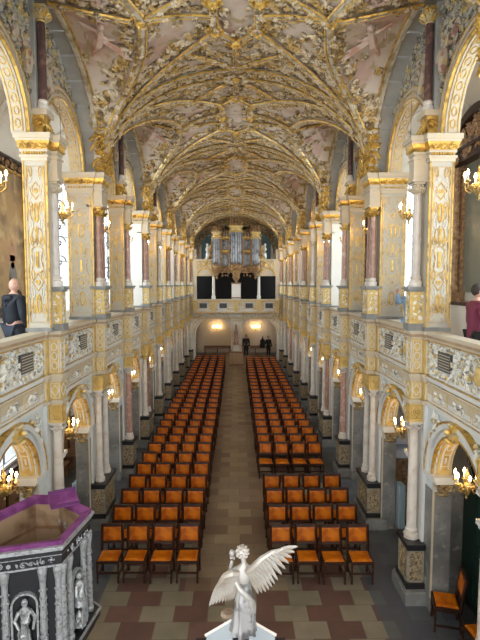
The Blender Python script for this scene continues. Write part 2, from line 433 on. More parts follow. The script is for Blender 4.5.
for s in (-1, 1):
    lo = MB(); lob = MB(); up = MB()
    for k in range(-4, KEND):
        y = YK(k)
        arch_wall(lo, y, y+3, 0, lambda q: 4.0, y+1.5, RL, ZSL, s*XF, s*XB)
        arch_wall(up, y, y+3, ZI, lambda q: formeret(q)+.04, y+1.5, RU, ZI, s*3.62, s*3.86)
    wl = thing('wall_'+side_word(s), None, None, (0, 0, 0), 0, None, 'structure')
    lo.build('lower_arcade', BLUEW, wl); up.build('upper_arcade', GREY, wl)
    fs = MB()                            # stone voussoirs of the wall ribs
    for b_ in range(-1, 6):
        n = 15
        for i in range(n):
            a0, a1 = PI*(i+.04)/n, PI*(i+.96)/n; c_ = 9+6*b_; q = []
            for a in (a0, (a0+a1)/2, a1):
                for r_ in (0, .12):
                    for x in (3.33, 3.64): q.append((s*x, c_-(3.0-.0*r_)*cos(a)*(1-.0), ZI+2.42*sin(a)+r_))
            fs.add(q, [(0, 1, 5, 4), (4, 5, 9, 8), (2, 6, 7, 3), (6, 10, 11, 7), (0, 4, 6, 2), (4, 8, 10, 6), (1, 3, 7, 5), (5, 7, 11, 9), (0, 2, 3, 1), (8, 9, 11, 10)])
    fs.build('wall_rib_voussoirs', GREY, wl)
    # bare plaster dado on each lower pier
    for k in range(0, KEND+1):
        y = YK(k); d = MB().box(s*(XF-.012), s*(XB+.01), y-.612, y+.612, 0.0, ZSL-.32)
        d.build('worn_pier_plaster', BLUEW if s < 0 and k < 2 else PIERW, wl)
        g = MB()
        for q in (-.62, .62): g.box(s*(XF-.03), s*(XF+.0), y+q-.02 if q > 0 else y+q-.01, y+q+.01 if q > 0 else y+q+.02, .28, 3.55)
        g.build('pier_moulding', CREAM, wl)

# outer walls of aisles and galleries, with their windows
def outer_wall(s):
    wall = MB(); x0, x1 = s*XO, s*(XO+.5)
    def level(z0, z1, wins, hw, zb, zs):
        y = -6.0
        for yc in sorted(wins):
            ya, yb = yc-hw-.01, yc+hw+.01
            wall.box(min(x0, x1), max(x0, x1), y, ya, z0, z1)
            arch_wall(wall, ya, yb, zb, lambda q: z1, yc, hw, zs, x0, x1, 10)
            wall.box(min(x0, x1), max(x0, x1), ya, yb, z0, zb)
            y = yb
        wall.box(min(x0, x1), max(x0, x1), y, 42.5, z0, z1)
    level(0, ZG-.1, WIN_LOW[s], .8, 1.4, 2.7)
    level(ZG-.1, 10.8, WIN_UP[s], 1.30, 5.0, 8.3)
    o = wall.build('wall_outer_'+side_word(s), WHITE); o['kind'] = 'structure'
    n = 0
    for (wins, hw, zb, zs) in ((WIN_UP[s], 1.30, 5.0, 8.3), (WIN_LOW[s], .8, 1.4, 2.7)):
        for yc in wins:
            n += 1
            wr = thing('window_%d' % (n+(20 if s > 0 else 0)), None, None, (s*(XO+.10), yc, zb), 0, None, 'structure')
            fr = MB(); X = s*.0
            for q in (-hw, 0, hw): fr.box(-.015, .015, q-.014, q+.014, 0, zs-zb+sqrt(max(0, hw*hw-q*q)))
            nz = 4 if zb > 4 else 3
            for i in range(nz+1): fr.box(-.012, .012, -hw, hw, i*(zs-zb)/nz-.01, i*(zs-zb)/nz+.01)
            arch_band(fr, 0, zs-zb, hw-.07, hw, -.04, .04, 14)
            fr.build('window_frame', LEAD, wr)
            pts = [(-hw, 0), (hw, 0)]+[(hw*cos(PI*i/12), zs-zb+hw*sin(PI*i/12)) for i in range(13)]
            MB().prism(pts, 'x', -.008, .008).build('pane', GLASS, wr)
for s in (-1, 1): outer_wall(s)
# aisle ceilings: plaster vault over each gallery, timber and plaster under it
for s in (-1, 1):
    mb = MB(); v = []; n = 10
    for y in (-6.0, 42.2):
        for i in range(n+1):
            t = PI*i/n; v.append((s*(4.8-.93*cos(t)), y, 9.55+.95*sin(t)))
    f = [(i, i+1, n+2+i, n+1+i) for i in range(n)]
    mb.add(v, f)
    for i in range(1, KEND):          # transverse plaster arches over the gallery
        arc = [(s*(4.8-.92*cos(PI*j/8)), YK(i), 9.53+.93*sin(PI*j/8)) for j in range(9)]
        mb.tube(arc, .09, 6)
    o = mb.build('ceiling_gallery_'+side_word(s), WHITE); o['kind'] = 'structure'

# ------------------------------------------------------------------ lower arch dressings (children of nothing: architectural trim)
def strap_arc(mb, yc, zs, r, x0, x1, s, a0, a1, w=.02):
    """strapwork on the soffit of an arch"""
    def mp(u, v, h):            # u across the soffit, v angle
        rr = r-h; return (u, yc-rr*cos(v), zs+rr*sin(v))
    cu = (x0+x1)/2; hw = abs(x1-x0)/2
    def long_(u): ribbon(mb, [(u, a0+(a1-a0)*i/20) for i in range(21)], w, mp, .015)
    long_(x0+.03*(1 if x1 > x0 else -1)); long_(x1-.03*(1 if x1 > x0 else -1))
    m = 7; st = (a1-a0)/m
    for i in range(m):
        c = a0+(i+.5)*st
        if i % 2: ribbon(mb, circ(cu, c, hw*.5, st*.34, 10), w*1.1, mp, .015, True)
        else:
            ribbon(mb, [(cu-hw*.6, c-st*.35), (cu+hw*.6, c-st*.35), (cu+hw*.6, c+st*.35), (cu-hw*.6, c+st*.35)], w, mp, .015, True)
            ribbon(mb, [(cu, c-st*.18), (cu, c+st*.18)], w*1.5, mp, .015)
def lower_arch():
    """right-hand side, y relative to pier k, arch centre at y=1.5; origin at (3.45,1.5,2.55)"""
    off = (XF, 1.5, ZSL)
    t = thing('arch_surround', 'x', 'arch', off)
    a = MB(); arch_band(a, 1.5, ZSL, .93, 1.00, XF-.05, XF+.02); arch_band(a, 1.5, ZSL, 1.04, 1.13, XF-.09, XF+.02); arch_band(a, 1.5, ZSL, 1.0, 1.04, XF-.03, XF+.02)
    a.build('archivolt', PALE, t, off, True)
    g = MB(); arch_band(g, 1.5, ZSL, 1.13, 1.165, XF-.10, XF+.01); arch_band(g, 1.5, ZSL, .90, .93, XF-.06, XF+.02)
    g.build('gilt_edge', GOLD, t, off, True)
    p = MB(); arch_band(p, 1.5, ZSL, .87, .895, XF+.03, XB-.03); p.build('soffit_panel', GOLDP, t, off, True)
    w = MB(); strap_arc(w, 1.5, ZSL, .87, XF+.05, XB-.05, 1, .12, PI-.12); w.build('soffit_strapwork', PALE, t, off)
    k = MB()                            # scrolled keystone and winged head
    k.prism([(1.44, ZSL+.86), (1.56, ZSL+.86), (1.60, ZSL+1.16), (1.40, ZSL+1.16)], 'x', XF-.14, XF)
    k.tube([(XF-.14, 1.41, ZSL+1.13), (XF-.17, 1.5, ZSL+1.15), (XF-.14, 1.59, ZSL+1.13)], .03, 6)
    k.tube([(XF-.17, 1.42, ZSL+.88), (XF-.19, 1.5, ZSL+.9), (XF-.17, 1.58, ZSL+.88)], .035, 6)
    k.ball((XF-.2, 1.5, ZSL+1.03), .055, 8)
    k.build('keystone', GILTREL, t, off)
    for q in (-1, 1):                    # consoles at the springing
        c = MB(); yy = 1.5+q*.9
        lo_, hi_ = sorted((yy-q*.17, yy+q*.36))
        c.box(XF-.07, XB+.02, lo_, hi_, ZSL-.07, ZSL); c.box(XF-.04, XB, lo_+.02, hi_-.02, ZSL-.13, ZSL-.07)
        c.build('impost_slab', PALE, t, off)
        d = MB(); lo_, hi_ = sorted((yy-q*.13, yy+q*.14))
        d.taper(((XF+XB)/2-.01, (lo_+hi_)/2), ZSL-.34, ZSL-.13, ((XB-XF)/2-.08, .05), ((XB-XF)/2, .13))
        d.ball(((XF+XB)/2, (lo_+hi_)/2, ZSL-.36), .09, 8, (1.6, .8, .6))
        for i in range(4): d.inst(SCROLL, [frame((XF+.06+i*.11, yy-q*.15, ZSL-.22), (1, 0, 0), (0, 0, 1), (0, -q, 0), .1, i, i % 2)])
        d.build('console', M('dark_gilt_console', (.30, .21, .10), .5, mix=[(10, (.52, .38, .16), .5, .6), (14, (.12, .08, .04), .56, .62)]), t, off)
    r = MB(); rng = random.Random(5)     # spandrel foliage on the wall face above the arch
    def mp(u, v): return ((XF-.005, u, v), (0, 1, 0), (0, 0, 1), (-1, 0, 0))
    fill_relief(r, .40, 2.60, 2.7, 3.68, mp, .13, lambda u, v: math.hypot(u-1.5, v-ZSL) > 1.24 and v < 3.66, rng, .8)
    for q in (-1, 1):                    # reclining figures over the arch shoulders
        y = 1.5+q*.62; z = 3.62-.04
        r.ball((XF-.05, y+q*.02, z-.02), .05, 8); r.tube([(XF-.05, y+q*.04, z-.07), (XF-.07, y+q*.14, z-.17), (XF-.06, y+q*.30, z-.28)], [.05, .07, .04], 6)
        r.tube([(XF-.05, y+q*.06, z-.1), (XF-.06, y-q*.08, z-.04), (XF-.05, y-q*.2, z+.0)], [.03, .025, .02], 5)
        r.tube([(XF-.06, y+q*.28, z-.27), (XF-.07, y+q*.33, z-.42), (XF-.05, y+q*.4, z-.56)], [.045, .04, .02], 6)
    r.build('spandrel_relief', RELIEF, t, off)
    return t
T_LARCH = tree(lower_arch()); first = True
for s in (1, -1):
    for k in range(0, KEND):
        yc = YK(k)+1.5
        put(T_LARCH, first, (s*XF, yc, ZSL), 0 if s > 0 else PI,
            'gilt-soffit round arch surround on white wall, %s arcade, %s opening from camera' % (side_word(s), ORD[k+1]), group='arch surrounds of the lower arcades'); first = False

# ------------------------------------------------------------------ lower columns
def capital(mb, cx, cy, z0, z1, r):
    h = z1-z0
    mb.lathe(cx, cy, [(r*1.0, z0), (r*1.18, z0+.02), (r*1.02, z0+.04), (r*1.1, z0+h*.4), (r*1.35, z0+h*.75), (r*1.5, z0+h*.82)], 12)
    for i in range(8):
        a = i*PI/4; mb.inst(TUFT, [frame((cx+r*1.02*cos(a), cy+r*1.02*sin(a), z0+.04), (-sin(a), cos(a), 0), (cos(a)*.35, sin(a)*.35, .93), (cos(a), sin(a), 0), h*.85)])
    for i in range(4):
        a = PI/4+i*PI/2; mb.ball((cx+r*1.5*cos(a), cy+r*1.5*sin(a), z0+h*.74), r*.32, 6)
    mb.box(cx-r*1.55, cx+r*1.55, cy-r*1.55, cy+r*1.55, z1-h*.16, z1)
def base_prof(r, z): return [(r*1.5, z), (r*1.5, z+.04), (r*1.55, z+.07), (r*1.48, z+.10), (r*1.15, z+.115), (r*1.2, z+.14), (r*1.32, z+.16), (r*1.22, z+.185), (r*1.02, z+.2)]
def lower_column(mat, dbl, two=None):
    ox = 3.2; off = (ox, 0, 0)
    ya, yb = (-.24, .24) if not dbl else (-.46, .46)
    t = thing('marble_column', 'x', 'column', off)
    p = MB().box(2.98, XF+.0, ya-.16, yb+.16, 0, .22); p.box(3.0, XF, ya-.14, yb+.14, .22, .26); p.build('plinth', SLATE, t, off)
    b = MB(); b.box(3.02, 3.40, ya-.06, yb+.06, .26, .36); b.box(3.02, 3.40, ya-.07, yb+.07, 1.02, 1.11); b.box(3.05, 3.38, ya-.03, yb+.03, .98, 1.02)
    b.build('black_band', BLACK, t, off)['label'] = 'black marble bands of the pedestal'
    d = MB().box(3.06, 3.36, ya, yb, .36, .98)
    d.build('pedestal', MOSAIC, t, off)
    fr = MB(); e = .035
    for (y, n) in ((ya, -1), (yb, 1)):
        for (x0, x1, z0, z1) in ((3.06, 3.06+e, .36, .98), (3.36-e, 3.36, .36, .98), (3.06, 3.36, .36, .36+e), (3.06, 3.36, .98-e, .98)):
            fr.box(x0, x1, *sorted((y, y+n*.012)), z0, z1)
    for (y0, y1, z0, z1) in ((ya, ya+e, .36, .98), (yb-e, yb, .36, .98), (ya, yb, .36, .36+e), (ya, yb, .98-e, .98)):
        fr.box(3.046, 3.06, y0, y1, z0, z1)
    fr.build('pedestal_frame', M('grey_brown_stone', (.30, .27, .21), .55, mix=[(8, (.20, .17, .13), .45, .65)]), t, off)
    rl = MB(); rng = random.Random(2)
    fill_relief(rl, 3.11, 3.31, .43, .92, lambda u, v: ((u, ya, v), (1, 0, 0), (0, 0, 1), (0, -1, 0)), .085, None, rng, .7)
    fill_relief(rl, ya+.05, yb-.05, .43, .92, lambda u, v: ((3.06, u, v), (0, 1, 0), (0, 0, 1), (-1, 0, 0)), .085, None, rng, .7)
    rl.build('pedestal_carving', M('brown_gilt_relief', (.24, .18, .10), .5, mix=[(9, (.42, .32, .16), .48, .58), (16, (.12, .09, .05), .56, .62)]), t, off)
    R = .09 if not dbl else .074
    for i, cy in enumerate((0,) if not dbl else (-.28, .28)):
        m = mat if i == 0 or not two else two
        bb = MB().lathe(ox, cy, base_prof(R, 1.11), 14)
        for q in range(4):
            a = PI/4+q*PI/2; bb.ball((ox+R*1.5*cos(a), cy+R*1.5*sin(a), 1.15), R*.35, 6)
        bb.build('base', MARB_P, t, off, True)
        z0, z1 = 1.31, 3.17
        MB().lathe(ox, cy, [(R*1.02, z0), (R*1.03, z0+.5), (R*.98, z0+1.0), (R*.88, z1)], 16).build('shaft', m, t, off, True)
        c = MB(); capital(c, ox, cy, z1, 3.36, R*.9); c.build('capital', MARB_P if mat is not MARB_B else GOLDP, t, off)
    # gilt block over the capital
    y0, y1 = (-.13, .13) if not dbl else (-.38, .38)
    k = MB(); k.box(3.06, 3.34, y0, y1, 3.36, 3.40); k.box(3.08, 3.32, y0+.02, y1-.02, 3.40, 3.70)
    k.build('entablature_block', GOLDP, t, off)
    MB().box(3.32, 3.46, y0-.06, y1+.06, 1.11, 3.70).build('backing_pilaster', PALE, t, off)
    g = MB()
    for (yy, sg) in ((y0+.02, -1), (y1-.02, 1)):
        mpf = lambda u, v, h, yy=yy, sg=sg: (u, yy+sg*h, v)
        ribbon(g, [(3.10, 3.43), (3.30, 3.43), (3.30, 3.67), (3.10, 3.67)], .014, mpf, .012, True)
        ribbon(g, [(3.20, 3.45), (3.27, 3.55), (3.20, 3.65), (3.13, 3.55)], .014, mpf, .012, True)
        ribbon(g, circ(3.20, 3.55, .025, .03, 8), .014, mpf, .012, True)
    mpf = lambda u, v, h: (3.08-h, u, v)
    ribbon(g, [(y0+.05, 3.43), (y1-.05, 3.43), (y1-.05, 3.67), (y0+.05, 3.67)], .014, mpf, .012, True)
    g.build('gilt_strapwork', GOLD, t, off)
    return t
T_COL = [tree(lower_column(MARB_P, False)), tree(lower_column(MARB_P, True, MARB_P)), tree(lower_column(MARB_R, False)), tree(lower_column(MARB_B, True, MARB_P))]
KINDS = ['pale marble column', 'pair of slender pale marble columns', 'rose-red marble column', 'pair of brown and pale marble columns']
used = [False]*4
for s in (1, -1):
    for k in range(0, KEND):
        q = 0 if k in (1, 5, 7, 9) else 2 if k in (0, 3, 11) else 1 if k in (2, 6, 10) else 3
        if k == 0: q = 0
        put(T_COL[q], not used[q], (s*(3.32 if k else 3.19), YK(k)-.04, 0), 0 if s > 0 else PI,
            '%s on a carved pedestal, %s lower arcade, %s from the camera' % (KINDS[q], side_word(s), ORD[k+1]), group='columns of the lower arcades'); used[q] = True

# ------------------------------------------------------------------ gallery parapets
def band_rail(mb, y0, y1, x0, x1): mb.box(x0, x1, y0, y1, 4.97, 5.05)
def parapet():
    """between two piers, right side, origin (3.45,1.5,3.72)"""
    off = (3.45, 1.5, 3.72); a, b = .25, 2.75
    t = thing('gallery_parapet', 'x', 'parapet', off)
    MB().box(3.38, 3.50, a, b, 4.27, 4.9).build('panel', PALE, t, off)
    r = MB().box(3.30, 3.56, a, b, 4.99, 5.05); r.box(3.34, 3.54, a, b, 4.9, 4.94); r.build('handrail', CREAM, t, off)
    MB().box(3.32, 3.55, a, b, 4.94, 4.99).build('rail_stripe', WOODP, t, off)
    c = MB(); c.box(3.31, 3.47, a, b, 4.22, 4.27); c.box(3.34, 3.47, a, b, 4.17, 4.22); c.box(3.36, 3.47, a, b, 4.12, 4.17); c.box(3.35, 3.46, a, b, 3.76, 3.80); c.box(3.36, 3.46, a, b, 3.70, 3.76)
    c.build('cornice', PALE, t, off)
    g = MB()
    for z in (4.265, 4.155, 3.80, 4.895): g.box(3.30 if z > 4.2 else 3.33, 3.34, a, b, z-.008, z+.006)
    g.build('gilt_line', GOLD, t, off)
    MB().box(3.375, 3.46, a, b, 3.80, 4.12).build('frieze', PALE, t, off)
    fr = MB(); mp = lambda u, v, h: (3.375-h, u, v)
    for (y0, y1) in ((.47, 1.05), (1.1, 1.9), (1.95, 2.53)): ribbon(fr, [(y0, 3.84), (y1, 3.84), (y1, 4.08), (y0, 4.08)], .014, mp, .01, True)
    fr.build('frieze_gilt_frame', GOLDP, t, off)
    rl = MB(); rng = random.Random(11)
    mq = lambda u, v: ((3.40, u, v), (0, 1, 0), (0, 0, 1), (-1, 0, 0))
    for y in (.76, 1.5, 2.24):          # winged masks
        rl.ball((3.37, y, 3.97), .05, 8, (.7, 1, 1.1))
        for q in (-1, 1):
            rl.tube([(3.385, y+q*.03, 3.97), (3.37, y+q*.1, 4.02), (3.385, y+q*.2, 3.95)], [.03, .03, .008], 5)
            rl.inst(SCROLL, [frame((3.40, y+q*.14, 3.9), (0, q, 0), (0, 0, 1), (-1, 0, 0), .09)])
    rl.v = [(x-.025, y, z) for x, y, z in rl.v]; rl.build('frieze_relief', RELIEF, t, off)
    pl = MB().box(3.345, 3.38, .72, 1.22, 4.44, 4.76).build('inscription_plaque', PLAQ, t, off)
    tx = MB(); rng2 = random.Random(4)
    for i in range(6):
        z = 4.72-i*.047; y = .75
        while y < 1.17:
            w_ = rng2.uniform(.02, .05); tx.box(3.341, 3.346, y, min(y+w_, 1.19), z-.014, z); y += w_+.012
    tx.build('lettering', LETTER, pl)
    pl.location = (0, 0, 0)
    for ch in (tx,): pass
    pr2 = MB(); mq2 = lambda u, v: ((3.38, u, v), (0, 1, 0), (0, 0, 1), (-1, 0, 0))
    fill_relief(pr2, a+.04, b-.04, 4.31, 4.87, mq2, .10, lambda u, v: not (.70 < u < 1.24 and 4.42 < v < 4.78), rng, 1.4, 1.1)
    for q in (-1, 1):                   # standing putto beside the shield
        pass
    pr2.ball((3.33, 1.85, 4.74), .05, 8); pr2.tube([(3.33, 1.85, 4.70), (3.32, 1.85, 4.6), (3.34, 1.86, 4.5), (3.35, 1.84, 4.33)], [.03, .065, .06, .03], 6)
    pr2.tube([(3.33, 1.85, 4.66), (3.31, 1.75, 4.62), (3.32, 1.66, 4.68)], [.03, .025, .02], 5)
    pr2.build('relief', RELIEF, t, off)
    s_ = MB().ball((3.35, 2.12, 4.58), .13, 10, (.3, .9, 1.15)); s_.build('shield', GOLDP, t, off)
    # text child coordinates
    for c_ in kids(pl): c_.data.transform(Matrix.Translation((-off[0], -off[1], -off[2])))
    return t
def mirrored(t):
    o, ch = t; c = o.copy(); COL.objects.link(c)
    def rec(src, par):
        n = src[0].copy(); COL.objects.link(n); n.parent = par
        if n.type == 'MESH': n.data = n.data.copy(); n.data.transform(Matrix.Diagonal((1, -1, 1, 1))); n.data.flip_normals()
        for k_ in src[1]: rec(k_, n)
    for k_ in ch: rec(k_, c)
    return tree(c)
T_PAR = tree(parapet()); T_PARM = mirrored(T_PAR); first = True
for s in (1, -1):
    for k in range(0, KEND-1):
        put(T_PARM if s > 0 else T_PAR, first or (s < 0 and k == 0), (s*(XF+.05), YK(k)+1.5, 3.72), 0 if s > 0 else PI,
            'white relief parapet with black plaque, %s gallery, %s bay from the camera' % (side_word(s), ORD[k+1]), group='parapets of the galleries'); first = False
def pilaster():
    off = (3.45, 0, 3.70); t = thing('gallery_pilaster', 'x', 'pilaster', off)
    body = MB()
    Z = [(3.31, .26, 0), (3.11, .13, 1)]
    for x, h, _ in Z:
        body.box(x, 3.5, -h, h, 4.27, 4.9); body.box(x, 3.46, -h, h, 3.79, 4.12)
    body.build('gilt_panel', GOLDP, t, off)
    m = MB()
    for x, h, _ in Z:
        m.box(x-.05, 3.58, -h-.04, h+.04, 4.99, 5.05); m.box(x-.02, 3.55, -h-.02, h+.02, 4.9, 4.94)
        m.box(x-.07, 3.47, -h-.07, h+.07, 4.21, 4.27); m.box(x-.04, 3.47, -h-.04, h+.04, 4.15, 4.21); m.box(x-.02, 3.47, -h-.02, h+.02, 4.12, 4.15)
        m.box(x-.05, 3.47, -h-.05, h+.05, 3.73, 3.79); m.box(x-.02, 3.47, -h-.02, h+.02, 3.70, 3.73)
    m.build('moulding', CREAM, t, off)
    st = MB()
    for x, h, _ in Z: st.box(x-.03, 3.56, -h-.03, h+.03, 4.94, 4.99)
    st.build('rail_stripe', WOODP, t, off)
    g = MB()
    for x0, x1, h in ((3.32, 3.49, .26), (3.12, 3.30, .13)):
        for sg in (-1, 1):
            mp = lambda u, v, hh, sg=sg, h=h: (u, sg*(h+hh), v)
            ribbon(g, [(x0+.015, 4.3), (x1-.015, 4.3), (x1-.015, 4.87), (x0+.015, 4.87)], .012, mp, .01, True)
            cu = (x0+x1)/2
            for c in (4.42, 4.59, 4.76): ribbon(g, circ(cu, c, .05, .07, 9), .014, mp, .01, True)
            ribbon(g, [(x0+.015, 3.82), (x1-.015, 3.82), (x1-.015, 4.09), (x0+.015, 4.09)], .012, mp, .01, True)
            ribbon(g, [(cu, 3.85), (cu+.07, 3.955), (cu, 4.06), (cu-.07, 3.955)], .014, mp, .01, True)
    mp = lambda u, v, hh: (3.11-hh, u, v)
    ribbon(g, [(-.11, 4.3), (.11, 4.3), (.11, 4.87), (-.11, 4.87)], .014, mp, .01, True)
    for c in (4.42, 4.59, 4.76): ribbon(g, circ(0, c, .08, .07, 10), .016, mp, .01, True)
    ribbon(g, [(-.12, 3.955), (0, 4.07), (.12, 3.955), (0, 3.84)], .016, mp, .01, True)
    g.build('strapwork', PALE, t, off)
    return t
T_PIL = tree(pilaster()); first = True
for s in (1, -1):
    for k in range(0, KEND-1):
        put(T_PIL, first, (s*(XF+.05), YK(k), 3.70), 0 if s > 0 else PI,
            'stepped gilt pilaster breaking the %s gallery front, %s from the camera' % (side_word(s), ORD[k+1]), group='pilasters of the gallery fronts'); first = False

# ------------------------------------------------------------------ upper piers
def impost(mb, x0, x1, y0, y1, z=8.04, h=.46, e=1.0):
    for (a, b, q) in ((0, .06, .03), (.06, .10, .06), (.10, .15, .02), (.15, .20, .05), (.33, .37, .12), (.37, .46, .15)):
        q *= e; mb.box(x0-q, x1+q, y0-q, y1+q, z+a*h/.46, z+b*h/.46)
def pier(XF, XB, plain=False):
    off = (3.6, 0, 5.05); t = thing('gallery_pier', 'x', 'pier', off); h = .25
    b = MB().box(XF, XB, -h, h, 5.05, 8.06); b.build('body', M('grey_cream_pier_stone', (.47, .43, .35), .6, mix=[(1.2, (.40, .38, .33), .45, .65), (20, (.58, .44, .20), .58, .66)]), t, off)
    MB().box(XF-.03, XB+.03, -h-.03, h+.03, 5.05, 5.12).build('foot', SLATE, t, off)
    m = MB(); impost(m, XF, XB, -h, h, e=.75); m.build('impost', CREAM, t, off)
    g = MB(); e = .75
    g.taper(((XF+XB)/2, 0), 8.24, 8.37, ((XB-XF)/2+.03, h+.03), ((XB-XF)/2+.085, h+.085))
    n = 7
    for sg in (-1, 1):
        for i in range(n):
            x = XF-.03+(XB-XF+.06)*(i+.5)/n; g.inst(SHIELD if i % 2 else TUFT, [frame((x, sg*(h+.05), 8.25 if not i % 2 else 8.30), (1, 0, 0), (0, 0, 1), (0, sg, 0), .13)])
        for i in range(9):
            x = XF+(XB-XF)*(i+.5)/9; g.box(x-.014, x+.014, *sorted((sg*(h+.01), sg*(h+.05))), 8.15, 8.19)
    g.build('gilt_frieze', GOLD, t, off)
    if plain: kids(t)[0].data.materials[0] = WHITE; return t
    s_ = MB()
    for sg in (-1, 1):
        strap_motifs(s_, XF+.05, XB-.05, 5.22, 7.95, lambda u, v, hh, sg=sg: (u, sg*(h+hh), v))
    gs = MB()                     # lighter scrolls between the gilt motifs
    for sg in (-1, 1):
        mpf = lambda u, v, hh, sg=sg: (u, sg*(h+hh), v)
        cu = (XF+XB)/2; hw = (XB-XF)/2-.06; z = 5.35; q = 0
        while z < 7.85:
            for e_ in (-1, 1):
                P = [(cu+e_*hw*(.62+.36*cos(i*.5)*(1-i/16)), z+.16*(1-i/16)*sin(i*.5)*1.2+.012*i) for i in range(13)]
                ribbon(gs if q % 2 else s_, P, .011, mpf, .01)
                ribbon(gs, [(cu+e_*hw*.9, z-.1), (cu+e_*hw*.45, z-.02), (cu+e_*hw*.9, z+.12)], .01, mpf, .008)
            z += .30; q += 1
    gs.build('pale_strapwork', M('pale_strap_stone', (.58, .54, .46), .6), t, off)
    for c in (-1, 1):
        for d in (XF, XB): s_.box(d-.012, d+.012, c*h-.012, c*h+.012, 5.12, 8.04)
    s_.build('gilt_strapwork', GOLD, t, off)
    return t
T_PIER = [tree(pier(3.41, 3.99)), tree(pier(3.38, 3.79)), tree(pier(3.41, 3.99, True))]; used = [False]*3
for s in (1, -1):
    for k in range(0, KEND+1):
        q = 2 if k in (4, 7) else k % 2
        put(T_PIER[q], not used[q], (3.63 if s > 0 else -3.53 if k == 1 else -3.58, YK(k), 5.05), 0 if s > 0 else PI,
            '%s gallery pier with a gilt impost, %s side, %s from the camera' % (('broad', 'square', 'plain white')[q], side_word(s), ORD[k+1]), group='piers of the galleries'); used[q] = True

def upper_column(mat, dbl, capm):
    ox = 3.2; off = (ox, 0, 5.05); t = thing('gallery_column', 'x', 'column', off)
    ys = (0,) if not dbl else (-.13, .13); hy = .14 if not dbl else .25
    MB().box(3.04, 3.38, -hy, hy, 5.05, 5.18).build('dark_foot', SLATE, t, off)
    d = MB().box(3.07, 3.40, -hy+.03, hy-.03, 5.18, 5.76); d.build('pedestal', GOLDP, t, off)
    rl = MB(); rng = random.Random(8)
    for sg in (-1, 1): fill_relief(rl, 3.09, 3.35, 5.22, 5.72, lambda u, v: ((u, sg*(hy-.03), v), (1, 0, 0), (0, 0, 1), (0, sg, 0)), .09, None, rng, .5)
    fill_relief(rl, -hy+.05, hy-.05, 5.22, 5.72, lambda u, v: ((3.07, u, v), (0, 1, 0), (0, 0, 1), (-1, 0, 0)), .09, None, rng, .5)
    rl.build('pedestal_relief', RELIEF, t, off)
    c = MB(); c.box(3.01, 3.40, -hy-.02, hy+.02, 5.80, 5.85); c.box(3.04, 3.40, -hy, hy, 5.76, 5.80); c.build('pedestal_cap', SLATE, t, off)
    R = .078
    for cy in ys:
        MB().lathe(ox, cy, base_prof(R, 5.85), 12).build('base', MARB_P, t, off, True)
        MB().lathe(ox, cy, [(R, 6.05), (R*1.02, 6.4), (R*.95, 7.0), (R*.84, 7.5)], 14).build('shaft', mat, t, off, True)
        q = MB(); capital(q, ox, cy, 7.5, 7.72, R*.85); q.build('capital', capm, t, off)
    k = MB(); k.box(3.08, 3.45, -hy+.02, hy-.02, 7.72, 8.06); k.box(3.05, 3.45, -hy, hy, 7.72, 7.76)
    impost(k, 3.10, 3.45, -hy+.04, hy-.04, e=.75); k.build('entablature', CREAM, t, off)
    g = MB(); g.taper((3.27, 0), 8.24, 8.37, (.20, hy-.01), (.26, hy+.045))
    for sg in (-1, 1):
        for i in range(4): g.inst(TUFT, [frame((3.12+i*.1, sg*hy, 8.24), (1, 0, 0), (0, 0, 1), (0, sg, 0), .13)])
    for i in range(5): g.inst(TUFT, [frame((3.06, -hy+2*hy*(i+.5)/5, 8.24), (0, 1, 0), (0, 0, 1), (-1, 0, 0), .13)])
    g.build('gilt_frieze', GOLD, t, off)
    return t
T_UC = [tree(upper_column(M('grey_white_marble', (.56, .52, .48), .35, mix=[(5, (.46, .41, .38), .45, .7)]), False, CREAM)), tree(upper_column(MARB_B, True, GOLD)), tree(upper_column(MARB_R, False, GOLDP))]
UK = ['grey-white marble gallery column', 'pair of brown-red gallery columns with gilt capitals', 'rose marble gallery column']
used = [False]*3
for s in (1, -1):
    for k in range(0, KEND):
        q = 1 if k % 2 == 0 else 0 if k in (1, 5, 9) else 2
        if k == 0: q = 0
        put(T_UC[q], not used[q], (s*3.29, YK(k), 5.05), 0 if s > 0 else PI,
            '%s on a gilt pedestal, %s gallery, %s from the camera' % (UK[q], side_word(s), ORD[k+1]), group='columns of the galleries'); used[q] = True

# upper arches and wall reliefs
def upper_arch():
    off = (3.36, 1.5, ZI); t = thing('gallery_arch', 'x', 'arch', off)
    a = MB(); arch_band(a, 1.5, ZI, RU, RU+.06, 3.30, 3.5, 20); arch_band(a, 1.5, ZI, RU+.14, RU+.19, 3.31, 3.38, 20); arch_band(a, 1.5, ZI, RU+.06, RU+.14, 3.34, 3.38, 20)
    arch_band(a, 1.5, ZI, RU-.02, RU+.02, 3.36, 3.62, 20)
    a.build('archivolt', CREAM, t, off, True)
    g = MB(); arch_band(g, 1.5, ZI, RU+.19, RU+.21, 3.30, 3.38, 20); arch_band(g, 1.5, ZI, RU-.022, RU+.005, 3.29, 3.34, 20)
    mpx = lambda u, v, h: (3.34-h, 1.5-u*cos(v), ZI+u*sin(v))
    for i in range(15):
        v = .1+(PI-.2)*(i+.5)/15; ribbon(g, [(RU+.10+.025*cos(q), v+.07*sin(q)) for q in [j*PI/4 for j in range(8)]], .012, mpx, .012, True)
    def soff(u, v, h): return (u, 1.5-(RU-.02-h)*cos(v), ZI+(RU-.02-h)*sin(v))
    for i in range(18):
        v = .05+(PI-.1)*(i+.5)/18
        ribbon(g, [(3.49+.045*cos(q), v+.06*sin(q)) for q in [j*PI/4 for j in range(8)]], .016, soff, .01, True)
    for u in (3.41, 3.58): ribbon(g, [(u, .02+(PI-.04)*i/20) for i in range(21)], .016, soff, .01)
    g.build('gilt_ornament', GOLD, t, off)
    return t
T_UA = tree(upper_arch()); first = True
